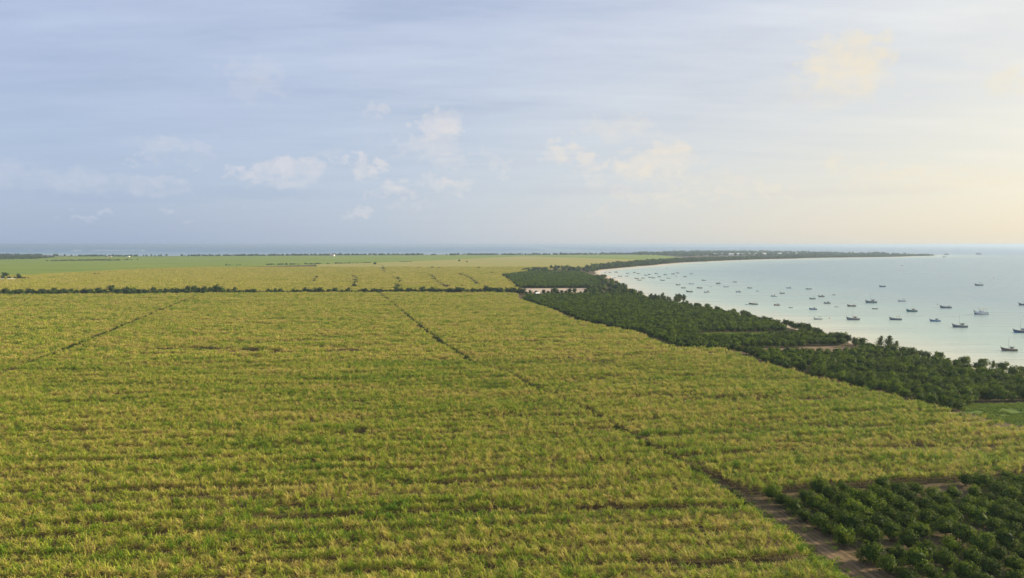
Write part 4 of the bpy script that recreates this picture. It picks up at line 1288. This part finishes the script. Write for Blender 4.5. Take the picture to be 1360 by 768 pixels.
# the boats one can tell apart
B1 = [(1340.5, 466, 6.4, 'grey', 'mast', -0.35, 'dark grey masted boat lying closest to the leafy beach', 'brown', 'canvas_green'),
      (1356, 442, 8.0, 'blue', 'mast', -0.1, 'blue masted boat moored beyond the dark grey one', 'navy', 'canvas_blue'),
      (1275, 434.8, 8.0, 'navy', 'mast', -0.25, 'navy masted boat with a green cabin roof', 'grey', 'canvas_green'),
      (1242, 427, 6.2, 'navy', 'cabin', -0.2, 'small navy cabin boat with a blue roof', 'blue', 'canvas_blue'),
      (1303, 417.5, 10.2, 'navy', 'bigcanopy', 0.05, 'large navy and white boat under a long tan canopy', 'white', 'canvas_tan'),
      (1256, 409.2, 8.2, 'navy', 'open', -0.1, 'long low navy boat with a tiny wheelhouse', 'grey', 'canvas_green'),
      (1211, 414, 7.6, 'teal', 'cabin', -0.05, 'teal boat with a tan roofed cabin amidships', 'teal', 'canvas_tan'),
      (1189.5, 425, 7.2, 'navy', 'canopy', -0.25, 'navy boat with a tan canopy aft', 'grey', 'canvas_tan'),
      (1133, 425, 8.0, 'grey', 'mast', -0.15, 'grey masted boat close off the wooded shore', 'grey', 'canvas_tan'),
      (1086.5, 424.4, 5.4, 'green', 'canopy', -0.1, 'green boat with a dark canopy just off the tree tops', 'white', 'canvas_green'),
      (1157, 402.2, 9.0, 'teal', 'mast', -0.1, 'teal masted boat with a wide blue roof', 'grey', 'canvas_blue'),
      (1131, 407.2, 6.9, 'grey', 'open', 0.05, 'dark grey open boat with an upright wheelhouse aft', 'brown', 'canvas_green'),
      (1198, 400.4, 6.2, 'green', 'canopy', -0.2, 'small dark green boat with a green canopy', 'white', 'canvas_green'),
      (1300, 379.4, 9.6, 'grey', 'canopy', 0.0, 'dark boat with a canopy lying alone far out', 'grey', 'canvas_green'),
      (1172, 381, 7.4, 'navy', 'open', 0.05, 'low navy open boat lying alone far out', 'grey', 'canvas_green'),
      (1162, 410.6, 3.7, 'red', 'skiff', -0.2, 'small reddish skiff among the larger boats', 'grey', None),
      (1080, 411.3, 5.6, 'navy', 'mast', -0.15, 'small navy masted boat inshore of the pale shallows', 'blue', 'canvas_tan'),
      (1359.5, 405.5, 8.0, 'green', 'canopy', 0.0, 'green canopied boat beyond the large tan canopy one', 'grey', 'canvas_green'),
      (1032, 405.8, 4.8, 'teal', 'mast', -0.1, 'short teal masted boat with a reddish stern', 'red', 'canvas_green'),
      (1300, 338, 26, 'grey', 'cabin', 0.0, 'hazy cabin boat near the horizon off the headland', 'grey', 'canvas_blue'),
      (1257, 338.7, 24, 'grey', 'cabin', 0.1, 'hazy boat at the tip of the headland', 'grey', 'canvas_green'),
      (1254, 341.6, 14, 'brown', 'open', 0.1, 'small brown boat just inside the headland tip', 'brown', 'canvas_green')]
for px, py, L, col, style, hd, lb, trim, cv in B1:
    boat(px, py, L, col, style, hd, lb, None, trim, cv or 'canvas_green')
# the crowd of similar small boats further in
B2 = [(1006, 387), (1028, 394), (1039, 390), (1048, 383), (1002, 404.6), (1074, 384.4), (1079, 397.4), (1091, 394.4), (1107.5, 392), (1098.5, 403.2), (1111, 408), (1050, 409), (1198.5, 353),
      (804.4, 362.8), (810, 362.4), (818.4, 362), (833.5, 363.4), (823.5, 367.4), (816.6, 369), (832.6, 367.2), (847.8, 363.8), (842.6, 362.6), (845.6, 370.4), (849.3, 372.6), (854, 370), (862.5, 365), (863.5, 368.8), (868, 369.5), (872, 363.8), (879.9, 372.8), (883.8, 365.4), (886, 356.8), (888.2, 370), (894, 364.4), (900, 363), (897.8, 367), (910, 368), (918.4, 364.2), (900.7, 378.8), (907.8, 383), (915.9, 388), (918, 377.4), (929.4, 383), (939, 388.8), (935, 372.8), (954, 377.2), (944.6, 381.4), (964.3, 381.5), (976, 375), (980.9, 388.2), (996, 383), (992.4, 405), (999, 404.2), (858, 366), (876, 368)]
tiny = {(1107.5, 392), (1006, 387), (1111, 408), (1050, 409), (944.6, 381.4), (816.6, 369), (992.4, 405), (897.8, 367), (886, 356.8)}
large = {(915.9, 388): 6.9, (939, 388.8): 6.7, (980.9, 388.2): 5.6, (964.3, 381.5): 5.8, (1091, 394.4): 5.9, (1074, 384.4): 5.9, (879.9, 372.8): 6.4}
cols = ['green', 'navy', 'teal', 'grey', 'brown', 'red', 'navy', 'green', 'grey']
CW = {'green': 'dark green', 'navy': 'navy', 'teal': 'teal', 'grey': 'dark grey', 'brown': 'brown', 'red': 'reddish'}
for i, (px, py) in enumerate(B2):
    col = cols[(i * 7 + i // 5) % len(cols)]
    t_ = (px, py) in tiny
    L = 3.0 if t_ else large.get((px, py), random.uniform(4.8, 6.2))
    style = 'skiff' if t_ else ['canopy', 'cabin', 'open', 'cabin', 'canopy', 'skiff'][i % 6]
    wd = {'skiff': 'open skiff', 'canopy': 'canopied fishing boat', 'cabin': 'cabin fishing boat', 'open': 'half open fishing boat'}[style]
    boat(px, py, L, col, style, random.gauss(-0.1, 0.25), 'small %s %s moored in the crowded inner bay' % (CW[col], wd), '%s %ss in the inner bay' % (CW[col], wd), random.choice(['white', 'grey', 'brown', 'grey']), random.choice(list(M_CANVAS)))
# mooring buoys
for px, py in [(1320, 370.5), (1245, 405), (1102, 423), (1304, 343.2)]:
    x, y = G(px, py, SEA_Z)
    e = bpy.data.objects.new('mooring_buoy', None); COL.objects.link(e); e.location = (x, y, SEA_Z)
    s = 1.0 if py > 400 else 1.8
    e.scale = (s, s, s)
    def mk():
        bm = bmesh.new(); blob_core(bm, (0, 0, 0.12), (0.45, 0.45, 0.4), 4, 0.02, 2)
        me = bpy.data.meshes.new('float'); bm.to_mesh(me); bm.free(); me.materials.append(M_ORANGE); return me
    add('float', cached('flo', mk), e)
    add('ring_post', cached('rp', lambda: pole_mesh('ring_post', (0, 0, 0.45), (0, 0, 0.95), 0.06, 0.05, M_METAL)), e)
    tag(e, 'small orange mooring buoy floating in the bay', 'buoy', 'orange mooring buoys')

# ------------------------------------------------------------------ haze
bm = bmesh.new()
bmesh.ops.create_cube(bm, size=1.0)
me = bpy.data.meshes.new('haze'); bm.to_mesh(me); bm.free()
m = bpy.data.materials.new('haze_air'); m.use_nodes = True
m.node_tree.nodes.clear()
t = NT(m.node_tree)
pv = t.node('ShaderNodeVolumePrincipled')
pv.inputs['Color'].default_value = (0.47, 0.60, 0.76, 1)
pv.inputs['Density'].default_value = 0.00011
pv.inputs['Anisotropy'].default_value = 0.3
ov = t.node('ShaderNodeOutputMaterial')
t.l.new(pv.outputs[0], ov.inputs['Volume'])
me.materials.append(m)
hz = add('haze', me, None, (0, 12400, 27.0), (0, 0, 0), (53000, 26000, 59.0))
tag(hz, 'pale sea haze lying over the whole coast', 'haze', None, 'stuff')
